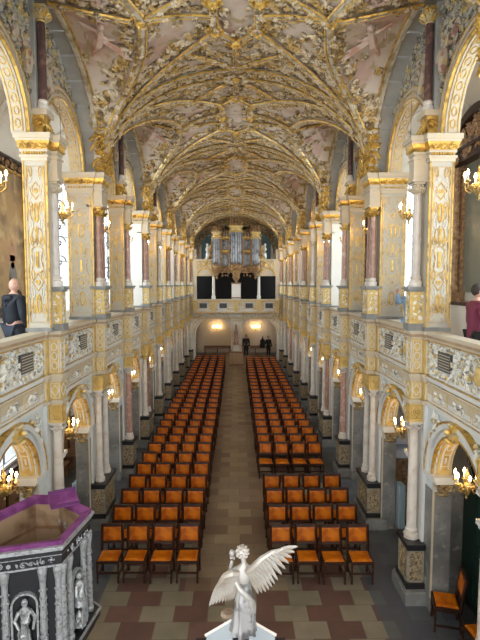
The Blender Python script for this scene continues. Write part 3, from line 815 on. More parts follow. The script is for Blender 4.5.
for s in (1, -1):
    for k in range(0, KEND):
        put(T_UA, first, (s*3.62, YK(k)+1.5, ZI), 0 if s > 0 else PI,
            'cream and gilt round arch above the %s gallery, %s from the camera' % (side_word(s), ORD[k+1]), group='arches of the galleries'); first = False
def wall_relief():
    """strapwork and foliage on the wall over one odd pier, spanning -3..3"""
    off = (3.36, 0, ZI+.1); t = thing('wall_relief', 'x', 'relief', off)
    r = MB(); rng = random.Random(21)
    def keep(u, v):
        if v > ZI+2.3*sqrt(max(0, 1-(u/2.85)**2)): return False
        if abs(u) < .13: return False
        return math.hypot(abs(u)-1.5, v-ZI) > RU+.27
    mp = lambda u, v: ((3.36, u, v), (0, 1, 0), (0, 0, 1), (-1, 0, 0))
    fill_relief(r, -2.8, 2.8, ZI+.1, ZI+2.4, mp, .145, keep, rng, 1.3, 1.25)
    r.build('foliage', M('olive_gilt_relief', (.42, .38, .29), .6, mix=[(6, (.56, .42, .16), .52, .6, .4), (8, (.15, .135, .11), .50, .60)]), t, off)
    for q in (-1, 1):                   # seated figures
        f = MB()
        f.ball((3.27, q*.42, ZI+1.52), .07, 8); f.tube([(3.28, q*.42, ZI+1.46), (3.26, q*.43, ZI+1.3), (3.24, q*.44, ZI+1.12), (3.2, q*.5, ZI+.95)], [.04, .1, .09, .05], 7)
        f.tube([(3.26, q*.42, ZI+1.4), (3.22, q*.3, ZI+1.3), (3.2, q*.28, ZI+1.15)], [.04, .03, .025], 5)
        f.tube([(3.26, q*.44, ZI+1.4), (3.24, q*.56, ZI+1.36), (3.24, q*.66, ZI+1.5)], [.04, .03, .02], 5)
        f.inst(SHIELD, [frame((3.34, q*.75, ZI+1.5), (0, 1, 0), (0, 0, 1), (-1, 0, 0), .4)])
        f.build('figure', M('painted_figures', (.44, .37, .29), .6, mix=[(7, (.28, .14, .11), .54, .6), (9, (.5, .38, .16), .56, .62)]), t, off)
    return t
T_WR = tree(wall_relief()); first = True
for s in (1, -1):
    for k in range(1, KEND, 2):
        put(T_WR, first, (s*3.62, YK(k), ZI+.1), 0 if s > 0 else PI,
            'olive and gilt strapwork relief under the vault, %s wall, %s bay from the camera' % (side_word(s), ORD[(k+1)//2]), group='wall reliefs under the vault'); first = False
def colonnette():
    off = (3.27, 0, ZI); t = thing('colonnette', 'x', 'column', off)
    c = MB().taper((3.26, 0), ZI, ZI+.36, (.05, .06), (.13, .15)); c.inst(SCROLL, [frame((3.2, -.13, ZI+.2), (1, 0, 0), (0, 0, 1), (0, -1, 0), .2), frame((3.2, .13, ZI+.2), (1, 0, 0), (0, 0, 1), (0, 1, 0), .2)])
    for i in range(3): c.inst(TUFT, [frame((3.13, -.1+.1*i, ZI+.1), (0, 1, 0), (.2, 0, .9), (-1, 0, 0), .22)])
    c.build('console', GOLD, t, off)
    MB().box(3.08, 3.38, -.18, .18, ZI+.36, ZI+.46).build('slab', CREAM, t, off)
    MB().lathe(3.2, 0, base_prof(.07, ZI+.46), 10).build('base', MARB_P, t, off, True)
    MB().lathe(3.2, 0, [(.075, ZI+.64), (.07, ZI+1.98)], 12).build('shaft', MARB_D, t, off, True)
    q = MB(); capital(q, 3.2, 0, ZI+1.98, ZI+2.25, .07); q.build('capital', GILTREL, t, off)
    MB().box(3.28, 3.40, -.13, .13, ZI+.46, ZI+2.3).build('backing_pilaster', GREY, t, off)
    return t
T_CO = tree(colonnette()); first = True
for s in (1, -1):
    for k in range(1, KEND, 2):
        put(T_CO, first, (s*3.50, YK(k), ZI), 0 if s > 0 else PI,
            'dark red marble colonnette on gilt console, %s wall, %s from the camera' % (side_word(s), ORD[(k+1)//2]), group='colonnettes under the vault'); first = False

# ------------------------------------------------------------------ the vault
W, HB, HV = 3.32, 3.0, 2.45
def ell(t): return sqrt(max(0, 1-t*t))
def vz(x, y):
    """y relative to the bay centre; main barrel with lunettes dipping to node A"""
    z1 = ZI+HV*ell(min(1, abs(x)/W))
    ax = abs(x)/W
    hl = 2.42-.33*max(0, (1-ax))/.49*1.0
    z2 = ZI+hl*ell(min(1, abs(y)/HB))
    return max(z1, z2 if ax > .4 else z1)
def vn(x, y):
    e = .03; gx = (vz(x+e, y)-vz(x-e, y))/(2*e) if abs(x) < W-.05 else (vz(x, y)-vz(x-e*(1 if x > 0 else -1), y))/(e*(1 if x > 0 else -1))
    gy = (vz(x, y+e)-vz(x, y-e))/(2*e)
    n = Vector((gx, gy, -1.0)); n.normalize(); return n
NX, NY = 48, 40
def vault_shell():
    mb = MB(); v = []
    for j in range(NY+1):
        y = -HB*cos(PI*j/NY)
        for i in range(NX+1):
            x = -W*cos(PI*i/NX); v.append((x, y, vz(x, y)))
    f = [(j*(NX+1)+i, j*(NX+1)+i+1, (j+1)*(NX+1)+i+1, (j+1)*(NX+1)+i) for j in range(NY) for i in range(NX)]
    mb.add(v, f); return mb
A_ = (1.7, 0); C_ = (W-.06, HB-.05)
def sym(x, y):
    out = []
    for sx in (1, -1):
        for sy in (1, -1):
            q = (x*sx, y*sy)
            if q not in out: out.append(q)
    return out
def groin(sx, sy, n=14):
    pts = []
    for i in range(n+1):
        x = 1.7+(C_[0]-1.7)*(1-(1-i/n)**1.6)
        z1 = HV*ell(x/W); hl = 2.42-.33*(1-x/W)/.49
        y = HB*ell(min(1, z1/hl)); pts.append((sx*x, sy*min(y, C_[1])))
    return pts
def line(a, b, n=14): return [(a[0]+(b[0]-a[0])*i/n, a[1]+(b[1]-a[1])*i/n) for i in range(n+1)]
RIBS = []
for sx in (1, -1):
    for sy in (1, -1):
        RIBS.append(('groin', groin(sx, sy)))
        d = [(sx*C_[0], sy*C_[1])]
        for i in range(1, 15):
            t = i/14; x = C_[0]+(.42-C_[0])*t; d.append((sx*x, sy*(C_[1]+(1.0-C_[1])*t**1.5)))
        RIBS.append(('diag', d))
        RIBS.append(('hex', line((sx*.42, sy*1.0), (0, sy*1.5), 4)))
        RIBS.append(('hex', line((sx*.42, sy*1.0), (sx*.42, 0), 5)))
        RIBS.append(('lier', line((sx*1.7, 0), (sx*.42, sy*.45), 8)))
        RIBS.append(('lier', line((0, sy*2.72), (sx*1.15, sy*1.62), 8)))
        tr = [(sx*(W-.05)*cos(PI/2*i/14), sy*2.74) for i in range(15)]
        RIBS.append(('trans', tr))
    RIBS.append(('ridge', line((sx*1.7, 0), (sx*W*.985, 0), 8)))
for sy in (1, -1): RIBS.append(('ridge', line((0, sy*1.5), (0, sy*2.9), 6)))
NODES = [(0, 1.5), (0, -1.5), (1.7, 0), (-1.7, 0), (.42, 1), (-.42, 1), (.42, -1), (-.42, -1), (.42, 0), (-.42, 0)]
def vault_bay():
    t = thing('ceiling', None, None, (0, 0, ZI), 0, None, 'structure'); off = (0, 0, ZI)
    sh = vault_shell().build('vault_plaster', VAULTW, t, off, True)
    core = MB(); gilt = MB()
    for kind, pts in RIBS:
        big = {'trans': .055, 'diag': .06, 'groin': .06, 'hex': .05, 'lier': .045, 'ridge': .045}[kind]
        P = []
        for (x, y) in pts:
            n = vn(x, y) if kind not in ('groin',) else Vector((-x/abs(x)*.5, 0, -.8)).normalized()
            P.append(Vector((x, y, vz(x, y)))+n*.10)
        core.tube(P, big, 6)
        for sg in (-1, 1):
            Q = []
            for i, p in enumerate(P):
                tt = (P[min(i+1, len(P)-1)]-P[max(i-1, 0)]).normalized(); n = vn(*pts[i]); sd = tt.cross(n).normalized()
                Q.append(p+sd*sg*(big*1.1)+n*.02)
            gilt.tube(Q, .024, 4)
    # wall ribs
    for sx in (1, -1):
        P = [Vector((sx*(W-.02), -HB*cos(PI*i/24)*.995, ZI+2.38*sin(PI*i/24))) for i in range(25)]
        core.tube([p+Vector((-sx*.05, 0, 0)) for p in P], .07, 6)
        gilt.tube([p+Vector((-sx*.13, 0, -.02)) for p in P], .022, 4)
    core.build('ribs', RIB, t, off, True); gilt.build('gilt_rib_edges', GOLD, t, off, True)
    # foliage bands along the ribs
    o = MB(); rng = random.Random(9)
    def addo(x, y, size, prim=None, rot=None, h=0.0):
        if abs(x) > W-.06 or abs(y) > HB-.03: return
        n = vn(x, y); u = Vector((1, 0, 0)); u = (u-n*u.dot(n)).normalized(); v = n.cross(u)
        p = Vector((x, y, vz(x, y)))+n*h
        o.inst(prim or rng.choice(PRIMS), [frame(p, u, v, n, size, rng.uniform(0, 6.28) if rot is None else rot, rng.random() < .5, 1.1)])
    for kind, pts in RIBS:
        offs = {'trans': (.16, -.16, .31, .45), 'diag': (.17, -.17, .32, -.32), 'groin': (.16, -.16, .3), 'hex': (.15,), 'lier': (.15, -.15), 'ridge': (.13, -.13)}[kind]
        # resample
        seg = [0]
        for i in range(1, len(pts)): seg.append(seg[-1]+math.dist((*pts[i], vz(*pts[i])), (*pts[i-1], vz(*pts[i-1]))))
        L = seg[-1]; m = int(L/.155)
        for q in range(m):
            d = (q+.5)*L/m; i = max(j for j in range(len(seg)) if seg[j] <= d); i = min(i, len(pts)-2)
            f_ = (d-seg[i])/(seg[i+1]-seg[i]+1e-9); x = pts[i][0]+(pts[i+1][0]-pts[i][0])*f_; y = pts[i][1]+(pts[i+1][1]-pts[i][1])*f_
            tx, ty = pts[i+1][0]-pts[i][0], pts[i+1][1]-pts[i][1]; l = math.hypot(tx, ty) or 1
            for of in offs:
                xx, yy = x-ty/l*of+rng.uniform(-.03, .03), y+tx/l*of+rng.uniform(-.03, .03)
                addo(xx, yy, rng.uniform(.19, .29))
            if q % 2 == 0: addo(x, y, .19, rng.choice([TUFT, ROSE]), h=.12)
    # dense band between the paired transverse arches
    for sy in (1, -1):
        for i in range(46):
            t_ = PI*(i+.5)/46; addo(W*.985*cos(t_), sy*2.88, rng.uniform(.24, .34)); addo(W*.985*cos(t_+.02), sy*2.95, rng.uniform(.2, .3), h=.05)
    # scattered ornament on the webs
    for i in range(150):
        x, y = rng.uniform(-W+.1, W-.1), rng.uniform(-2.6, 2.6)
        if (abs(x) > 1.8 and abs(y) < 1.1) and rng.random() < .55: continue
        addo(x, y, rng.uniform(.16, .26))
    for x, y in ((2.35, .9), (2.35, -.9), (-2.35, .9), (-2.35, -.9)):   # floating angels painted on the webs
        pass
    o.build('gilt_stucco_foliage', VAULTO, t, off)['kind'] = 'stuff'
    # figures in rose relief on the large webs
    fg = MB()
    for sx in (1, -1):
        for sy in (1, -1):
            def at_(x, y, h=.06): 
                n = vn(sx*x, sy*y); p = Vector((sx*x, sy*y, vz(sx*x, sy*y)))+n*h; return p
            fg.tube([at_(2.55, .62), at_(2.6, .8), at_(2.68, 1.0), at_(2.8, 1.15), at_(2.9, 1.35)], [.05, .09, .11, .07, .03], 6)
            fg.ball(at_(2.5, .5), .08, 8)
            fg.tube([at_(2.58, .75), at_(2.45, .85), at_(2.3, .8)], [.045, .035, .02], 5); fg.tube([at_(2.6, .7), at_(2.78, .6), at_(2.9, .5)], [.045, .035, .02], 5)
            for q in range(3): fg.tube([at_(2.62, .85), at_(2.35-.08*q, 1.0+.12*q), at_(2.15-.1*q, 1.1+.2*q)], [.05, .04, .01], 4)
            fg.inst(SCROLL, [frame(at_(2.95, .9, .0), (0, 1, 0), (0, 0, 1), (-sx, 0, 0), .3, 0, sy > 0)])
            fg.inst(SCROLL, [frame(at_(2.35, .3, .0), (1, 0, 0), (0, 1, 0), (0, 0, -1), .26, 0, sy > 0)])
    fg.build('rose_relief_figures', PINK, t, off)
    for (x, y) in NODES:
        z = vz(x, y); big = abs(y) == 1.5
        b = MB(); r = .11 if not big else .13
        b.lathe(x, y, [(.02, z-.23), (r*.35, z-.2), (r*.8, z-.17), (r*1.1, z-.10), (r*.8, z-.04), (r*1.2, z)], 8)
        for i in range(6):
            a = i*PI/3; b.inst(TUFT, [frame((x+r*cos(a), y+r*sin(a), z-.08), (-sin(a), cos(a), 0), (cos(a)*.8, sin(a)*.8, .3), (0, 0, -1), .2)])
        b.build('boss', GOLD, t, off)
    return t
T_V = tree(vault_bay())
for i in range(-1, 7):
    o = T_V[0] if i == -1 else dup(T_V)
    o.location = (0, 3+6*i, ZI)
# pendant bosses at the crowns of the transverse arches and gilt springers over the even piers
def crown_boss():
    z = ZI+HV-.06; off = (0, 0, z-.4); t = thing('pendant_boss', 'x', 'boss', off)
    b = MB(); b.lathe(0, 0, [(.02, z-.24), (.05, z-.21), (.09, z-.16), (.06, z-.13), (.15, z-.09), (.12, z-.05), (.2, z)], 10); b.build('pendant', GOLD, t, off, True)
    c = MB()
    for i in range(8):
        a = i*PI/4; c.inst(TUFT, [frame((.14*cos(a), .14*sin(a), z-.12), (-sin(a), cos(a), 0), (cos(a)*.9, sin(a)*.9, .2), (0, 0, -1), .3)])
        c.inst(SCROLL, [frame((.28*cos(a), .28*sin(a), z-.05), (-sin(a), cos(a), 0), (cos(a), sin(a), 0), (0, 0, -1), .2, a, i % 2)])
    c.build('leaf_collar', VAULTO, t, off); return t
T_B = tree(crown_boss())
for i in range(0, 7):
    put(T_B, i == 0, (0, YK(2*i), ZI+HV-.46), 0, 'gilt leaf pendant at the vault crown, %s from the camera' % ORD[i+1], group='pendant bosses of the vault')
def springer():
    off = (3.2, 0, ZI); t = thing('vault_springer', 'x', 'springer', off)
    b = MB(); rng = random.Random(14)
    b.taper((3.24, 0), ZI, ZI+.75, (.12, .16), (.05, .34))
    b.build('core', RIB, t, off)
    g = MB()
    for i in range(5):
        for j in range(6):
            y = -.26+.104*j*(1+.0*i); z = ZI+.04+i*.17
            g.inst(rng.choice([TUFT, SCROLL, SHIELD]), [frame((3.10+i*.008, y*(1+.16*i), z), (0, 1, 0), (-.25, 0, .97), (-1, 0, .1), .22, rng.uniform(-.5, .5))])
        for sg in (-1, 1):
            g.inst(rng.choice([TUFT, SCROLL]), [frame((3.2, sg*(.18+.04*i), ZI+.06+i*.17), (1, 0, 0), (0, 0, 1), (0, sg, 0), .26, rng.uniform(-.5, .5))])
    g.build('gilt_foliage', GOLD, t, off); return t
T_S = tree(springer()); first = True
for s in (1, -1):
    for k in range(0, KEND, 2):
        put(T_S, first, (s*3.2, YK(k), ZI), 0 if s > 0 else PI, 'gilt foliage springer of the vault ribs, %s wall, %s from the camera' % (side_word(s), ORD[k//2+1]), group='springers of the vault'); first = False

#@@PART2
# ------------------------------------------------------------------ the organ end
YG, YB = 36.0, 42.0
def swap(mb): mb.v = [(v[1], v[0], v[2]) for v in mb.v]; mb.f = [tuple(reversed(f)) for f in mb.f]; return mb
wb = MB().box(-5.9, 5.9, YB, YB+.4, 0, 4.0)
wb.box(-5.9, 5.9, YB, YB+.4, 4.0, 8.0); wb.box(-5.9, -2.95, YB, YB+.4, 8.0, 12); wb.box(2.95, 5.9, YB, YB+.4, 8.0, 12); wb.box(-1.6, 1.6, YB, YB+.4, 8.0, 12); wb.box(-5.9, 5.9, YB, YB+.4, 10.3, 12)
o = wb.build('wall_back', WARMW); o['kind'] = 'structure'
for i, x in enumerate((-2.3, 2.3)):
    t = thing('window_%d' % (50+i), None, None, (x, YB+.2, 8.0), 0, None, 'structure')
    f = MB()
    for q in (-.66, -.22, .22, .66): f.box(q-.025, q+.025, -.04, .04, 0, 2.3)
    for z in (0, .77, 1.53, 2.28): f.box(-.66, .66, -.03, .03, z-.02, z+.02)
    f.build('window_frame', LEAD, t); MB().box(-.66, .66, .0, .01, 0, 2.3).build('pane', M('dim_green_glass', (.10, .22, .24), .2), t)
    t['kind'] = 'structure'
g = MB().box(-3.5, 3.5, YG, YB, 3.95, 4.15); o = g.build('floor_organ_gallery', CREAM); o['kind'] = 'structure'
wf = MB()
arch_wall(wf, -3.5, 0, 0, lambda q: 3.97, -1.66, 1.33, 2.15, YG-.08, YG+.3); arch_wall(wf, 0, 3.5, 0, lambda q: 3.97, 1.66, 1.33, 2.15, YG-.08, YG+.3)
swap(wf); wgal = wf.build('wall_organ_gallery', PALE); wgal['kind'] = 'structure'
ad = MB(); gd = MB()
for c in (-1.66, 1.66):
    arch_band(ad, c, 2.15, 1.33, 1.43, YG-.16, YG-.06); arch_band(gd, c, 2.15, 1.43, 1.46, YG-.17, YG-.06); arch_band(ad, c, 2.15, 1.46, 1.54, YG-.12, YG-.06)
swap(ad).build('archivolt', PALE, wgal); swap(gd).build('gilt_edge', GOLD, wgal)
rl = MB(); rng = random.Random(31)
fill_relief(rl, -3.3, 3.3, 3.0, 3.9, lambda u, v: ((u, YG-.08, v), (1, 0, 0), (0, 0, 1), (0, -1, 0)), .2, lambda u, v: math.hypot(abs(u)-1.66, v-2.15) > 1.58 and not abs(u) < .42, rng)
rl.build('spandrel_relief', GILTREL, wgal)
void = MB().box(-3.4, 3.4, 38.2, 38.3, 4.15, 7.4); void.build('recess_shade_sheet', VOID, wgal)['label'] = 'black sheet painted as shade behind the gallery columns'  # black sheet, shade of the deep gallery put into its colour
for i, sx in enumerate((-1, 1)):
    t = thing('wall_return_%s' % ('left' if sx < 0 else 'right'), None, None, (sx*3.2, YG+.1, 4.15), 0, None, 'structure')
    MB().box(-.3, .3, -.2, .2, 0, 4.3).build('gallery_jamb', CREAM, t)
# balustrade
t = thing('organ_gallery_balustrade', 'white and gilt balustrade with four black plaques, front of the organ gallery', 'balustrade', (0, YG-.2, 3.9))
MB().box(-3.15, 3.15, -.08, .08, .03, .8).build('panel', PALE, t)
MB().box(-3.2, 3.2, -.15, .12, .8, .9).build('handrail', CREAM, t)
c = MB().box(-3.2, 3.2, -.2, .1, -.06, .03); c.box(-3.2, 3.2, -.12, .1, -.55, -.48); c.build('cornice', CREAM, t)
c = MB().box(-3.2, 3.2, -.155, -.1, .74, .79); c.box(-3.2, 3.2, -.21, -.1, -.09, -.06); c.box(-3.2, 3.2, -.13, -.08, -.47, -.45); c.build('gilt_line', GOLD, t)
for x in (-2.4, -.95, .95, 2.4): MB().box(x-.27, x+.27, -.12, -.08, .25, .6).build('plaque', PLAQ, t)
for x in (-3.0, -1.67, 0, 1.67, 3.0):
    MB().box(x-.13, x+.13, -.14, -.08, .03, .8).build('gilt_post', GOLDP, t)
r = MB(); fill_relief(r, -2.9, 2.9, .1, .76, lambda u, v: ((u, -.08, v), (1, 0, 0), (0, 0, 1), (0, -1, 0)), .17, lambda u, v: all(abs(u-x) > .32 for x in (-2.4, -.95, .95, 2.4)), rng); r.build('relief', GILTREL, t)
r = MB(); fill_relief(r, -3.1, 3.1, -.44, -.1, lambda u, v: ((u, -.0, v), (1, 0, 0), (0, 0, 1), (0, -1, 0)), .17, None, rng); r.v = [(a, b-.1, c_) for a, b, c_ in r.v]; r.build('frieze_relief', RELIEF, t)
# central pillar with a statue
t = thing('central_pillar', 'relief-carved pillar with standing figure on tan pedestal, middle of the far gallery', 'pillar', (0, YG-.35, 0))
MB().box(-.48, .48, -.3, .3, 0, .9).build('pedestal', WOODP, t); b = MB().box(-.52, .52, -.34, .34, .9, 1.0); b.box(-.52, .52, -.34, .34, 0, .1); b.build('pedestal_moulding', WOODM, t)
MB().box(-.38, .38, -.14, .26, 1.0, 3.4).build('body', PALE, t)
r = MB(); fill_relief(r, -.34, .34, 1.1, 3.3, lambda u, v: ((u, -.14, v), (1, 0, 0), (0, 0, 1), (0, -1, 0)), .16, lambda u, v: abs(u) > .2, rng); r.build('relief', GILTREL, t)
b = MB(); b.ball((0, -.28, 2.9), .1, 8); b.tube([(0, -.26, 2.82), (0, -.28, 2.5), (0, -.26, 2.1), (0, -.26, 1.5)], [.08, .16, .15, .18], 8); b.build('figure', MARB_B, t)
b = MB().box(-.44, .44, -.2, .26, 3.2, 3.4); b.build('capital', CREAM, t)
# columns of the gallery upper stage
t = None
for i, x in enumerate((-1.66, 1.66)):
    t = thing('gallery_support_column', 'thin white column carrying the organ, %s of the two' % ('left', 'right')[i], 'column', (x, YG, 4.15), group='columns under the organ')
    MB().box(-.14, .14, -.14, .14, 0, .75).build('pedestal', PALE, t); MB().lathe(0, 0, base_prof(.1, .75)+[(.11, .97), (.09, 2.3)], 12).build('shaft', WHITE, t, smooth=True)
    q = MB(); capital(q, 0, 0, 2.28, 2.5, .09); q.build('capital', CREAM, t)
t = thing('organ_pier', 'white square pier under the organ centre', 'pier', (0, YG, 4.15)); MB().box(-.33, .33, -.15, .3, 0, 1.85).build('body', WHITE, t)
b = MB().box(-.38, .38, -.2, .3, .7, .78); b.box(-.38, .38, -.2, .3, 1.75, 1.85); b.build('moulding', WOODM, t)
for i, sx in enumerate((-1, 1)):
    t = thing('organ_side_arch', 'cream and gilt arch over the %s end of the organ gallery' % ('left', 'right')[i], 'arch', (sx*2.3, YG, 6.5), group='side arches beside the organ')
    MB().box(-.66, .66, -.1, .1, -.02, 1.1).build('body', CREAM, t)
    a = MB(); arch_band(a, 0, 0, .50, .58, -.16, -.08, 12); swap(a).build('archivolt', GOLD, t)
    r = MB(); fill_relief(r, -.58, .58, .1, 1.1, lambda u, v: ((u, -.1, v), (1, 0, 0), (0, 0, 1), (0, -1, 0)), .18, lambda u, v: math.hypot(u, v) > .64, rng); r.build('relief', GILTREL, t)
    MB().box(-.66, .66, -.2, .16, 1.1, 1.2).build('cornice', CREAM, t)
# the organ
TINM = TIN
t = thing('pipe_organ', 'carved gilt-brown pipe organ with three towers of silvery pipes above the far gallery', 'organ', (0, YG, 6.3))
def zz(z): return z-6.3
c = MB()
c.box(-1.7, 1.7, 0, 1.0, zz(6.75), zz(7.05)); c.box(-1.75, 1.75, -.06, .2, zz(6.95), zz(7.05)); c.box(-1.7, 1.7, .2, .9, zz(7.05), zz(9.2))
c.build('case', ORGW, t)
def tower(x, r, zb, z0, z1, zc, np_, pr_):
    c = MB(); c.lathe(x, -.02, [(.03, zz(zb)), (.10, zz(zb+.1)), (.06, zz(zb+.2)), (r*.5, zz(zb+.4)), (r*.45, zz(zb+.55)), (r*.95, zz(z0-.35)), (r*1.1, zz(z0-.2)), (r*1.0, zz(z0-.1)), (r*1.15, zz(z0))], 14)
    for i in range(14):
        a = PI+PI*i/13; c.inst(random.choice([TUFT, SCROLL, SHIELD]), [frame((x+r*cos(a), -.02+r*sin(a), zz(z0-.3)), (-sin(a), cos(a), 0), (0, 0, 1), (cos(a), sin(a), 0), .25, i)])
        a = PI+PI*i/13; c.inst(random.choice([TUFT, SCROLL]), [frame((x+r*.5*cos(a), -.02+r*.5*sin(a), zz(zb+.55)), (-sin(a), cos(a), 0), (0, 0, 1), (cos(a), sin(a), 0), .2, i)])
    c.build('tower_corbel', ORGW, t)
    c = MB(); c.lathe(x, -.02, [(r*1.08, zz(z1)), (r*1.15, zz(z1+.06)), (r*1.05, zz(z1+.1)), (r*1.05, zz(z1+.22)), (r*1.3, zz(z1+.3)), (r*1.3, zz(z1+.36))], 14)
    for i in range(10):
        a = PI+PI*i/9; c.inst(TUFT, [frame((x+r*1.08*cos(a), -.02+r*1.08*sin(a), zz(z1-.02)), (-sin(a), cos(a), 0), (0, 0, -1), (cos(a), sin(a), 0), .24)])
    c.build('tower_cornice', GILTREL, t)
    c = MB(); n = 7
    for i in range(n):
        a = PI+PI*i/(n-1); X, Y = x+r*1.0*cos(a), r*1.0*sin(a)
        c.lathe(X, Y, [(.05, zz(z1+.36)), (.07, zz(z1+.5)), (.03, zz(z1+.6)), (.06, zz(z1+.7)), (.01, zz(zc-.1+.1*sin(PI*i/(n-1))))], 6)
    c.lathe(x, 0, [(r*.8, zz(z1+.36)), (r*.9, zz(z1+.55)), (r*.4, zz(zc-.3)), (r*.5, zz(zc-.2)), (.03, zz(zc))], 10)
    c.build('tower_crown', ORGW, t)
    for i in range(np_):
        a = PI+.15+(PI-.3)*i/(np_-1)
        X, Y = x+r*.86*cos(a), r*.86*sin(a); h = z0+.25+.1*abs(i-(np_-1)/2)/np_*2
        MB().lathe(X, Y, [(.012, zz(z0)), (pr_, zz(h)), (pr_, zz(z1))], 8).build('pipe', TIN, t, smooth=True)
tower(0, .42, 5.85, 7.3, 9.75, 10.75, 7, .085)
c = MB()
for x in (-1.78, -1.08, -.5, .5, 1.08, 1.78):
    c.box(x-.045, x+.045, -.16, .1, zz(7.05), zz(9.35)); c.ball((x, -.16, zz(9.42)), .08, 8); c.ball((x, -.18, zz(8.3)), .07, 8)
c.build('case_post', ORGW, t)
for sx in (-1, 1): tower(sx*1.42, .31, 6.25, 7.25, 9.3, 10.2, 7, .065)
for sx in (-1, 1):
    for j, (z0, z1) in enumerate(((7.15, 8.25), (8.35, 9.25))):
        for i in range(6):
            X = sx*(.56+.105*i); d = .12*abs(i-2.5)/2.5
            MB().lathe(X, -.02, [(.01, zz(z0)), (.042, zz(z0+.15)), (.042, zz(z1-.25+d))], 8).build('pipe', TIN, t, smooth=True)
    c = MB(); c.box(sx*.46 if sx > 0 else -1.12, 1.12 if sx > 0 else -.46, -.08, .2, zz(8.25), zz(8.35)); c.box(*(sorted((sx*.46, sx*1.12))), -.1, .2, zz(9.2), zz(9.32)); c.build('rail', GOLD, t)
    c = MB(); fill_relief(c, *(sorted((sx*.46, sx*1.12))), 0, .95, lambda u, v: ((u, -.08, zz(9.32)+v*.6), (1, 0, 0), (0, 0, 1), (0, -1, 0)), .17, None, rng)
    fill_relief(c, *(sorted((sx*.46, sx*1.12))), 0, .8, lambda u, v: ((u, -.08, zz(6.4)+v), (1, 0, 0), (0, 0, 1), (0, -1, 0)), .18, None, rng); c.build('carving', ORGW, t)
    c = MB()                                  # carved wing with a figure at the side
    for i in range(16):
        c.inst(rng.choice(PRIMS), [frame((sx*(1.85+.55*rng.random()*(1-i/20)), -.1, zz(7.3+i*.085)), (1, 0, 0), (0, 0, 1), (0, -1, 0), .3, rng.uniform(0, 6))])
    c.build('side_wing', GILTREL, t)
    f = MB(); f.ball((sx*2.1, -.15, zz(8.75)), .09, 8); f.tube([(sx*2.1, -.15, zz(8.7)), (sx*2.1, -.16, zz(8.4)), (sx*2.05, -.2, zz(8.1)), (sx*2.15, -.15, zz(7.75))], [.05, .14, .15, .06], 8); f.tube([(sx*2.1, -.15, zz(8.6)), (sx*1.9, -.2, zz(8.5)), (sx*1.85, -.2, zz(8.7))], [.05, .04, .03], 6); f.build('angel_figure', PALE, t)
for i in range(17):
    X = -1.6+.2*i
    if abs(X) < .5 : continue
    MB().lathe(X, .75, [(.05, zz(9.0)), (.05, zz(10.05+.25*sin(i*2.1)))], 8).build('rear_pipe', MARB_D, t, smooth=True)
# benches and lit sconces on the end wall
for i, x in enumerate((-1.62, 1.62)):
    t = thing('wall_bench', 'long brown wooden bench against the end wall, %s arch' % ('left', 'right')[i], 'bench', (x, 41.7, 0), group='benches on the end wall')
    MB().box(-1.15, 1.15, -.2, .2, .42, .48).build('seat', WOODM, t); MB().box(-1.15, 1.15, .19, .23, .48, .62).build('back_rail', WOODM, t)
    for q in (-1.05, 0, 1.05): MB().box(q-.04, q+.04, -.16, .16, 0, .42).build('leg', WOODM, t)

# ------------------------------------------------------------------ chandeliers
def point(loc, power, col=(1, .66, .34), r=.08):
    l = bpy.data.lights.new('candle_light', 'POINT'); l.energy = power; l.color = col; l.shadow_soft_size = r
    o = bpy.data.objects.new('candle_light', l); COL.objects.link(o); o.location = loc; return o
BRASS = M('aged_brass', (.42, .29, .10), .35, .6)
def chandelier(n, R, drop):
    t = thing('chandelier', 'x', 'chandelier', (0, 0, 0))
    b = MB().lathe(0, 0, [(.01, -.22), (.03, -.19), (.015, -.16), (.07, -.1), (.09, -.04), (.06, .03), (.02, .06), (.035, .1), (.02, .14), (.045, .19), (.012, .26), (.008, .3)], 12)
    b.v = [(x*.75, y*.75, z) for x, y, z in b.v]; b.build('brass_stem', BRASS, t, smooth=True)
    MB().tube([(0, 0, .28), (0, 0, drop)], .005, 5).build('suspension_rod', IRON, t)
    for i in range(n):
        a = 2*PI*i/n+.3; c, s_ = cos(a), sin(a)
        P = [(.03, 0), (.1, -.07), (R*.6, -.1), (R*.95, -.04), (R, .05)]
        m = MB().tube([(r*c, r*s_, z) for r, z in P], .012, 6); m.inst(SCROLL, [frame((R*.5*c, R*.5*s_, -.02), (c, s_, 0), (0, 0, 1), (-s_, c, 0), .09)])
        m.lathe(R*c, R*s_, [(.012, .04), (.045, .055), (.04, .065), (.015, .07)], 8)
        arm = m.build('arm', BRASS, t)
        MB().lathe(R*c, R*s_, [(.014, .07), (.014, .15)], 8).build('candle', CANDLE, arm)
        f = MB(); f.lathe(R*c, R*s_, [(.007, .148), (.022, .175), (.017, .20), (.003, .235)], 8); f.build('flame', FLAME, arm)
    return t
T_CH = tree(chandelier(6, .20, 2.3)); T_CL = tree(chandelier(6, .18, .82)); u1 = u2 = False
for s in (1, -1):
    for k in range(0, 11):
        y = YK(k)+1.5
        put(T_CH, u1 is False, (s*3.66, y, 7.38), 0, 'lit brass chandelier hanging in the %s gallery, %s arch from the camera' % (side_word(s), ORD[k+1]), group='chandeliers of the galleries'); u1 = True
        point((s*3.66, y, 7.6), 16 if k < 4 else 26)
        put(T_CL, u2 is False, (s*3.64, y, 2.72), 0, 'lit brass chandelier hanging in the %s lower arch, %s from the camera' % (side_word(s), ORD[k+1]), group='chandeliers of the lower arches'); u2 = True
        point((s*3.64, y, 2.95), 9)
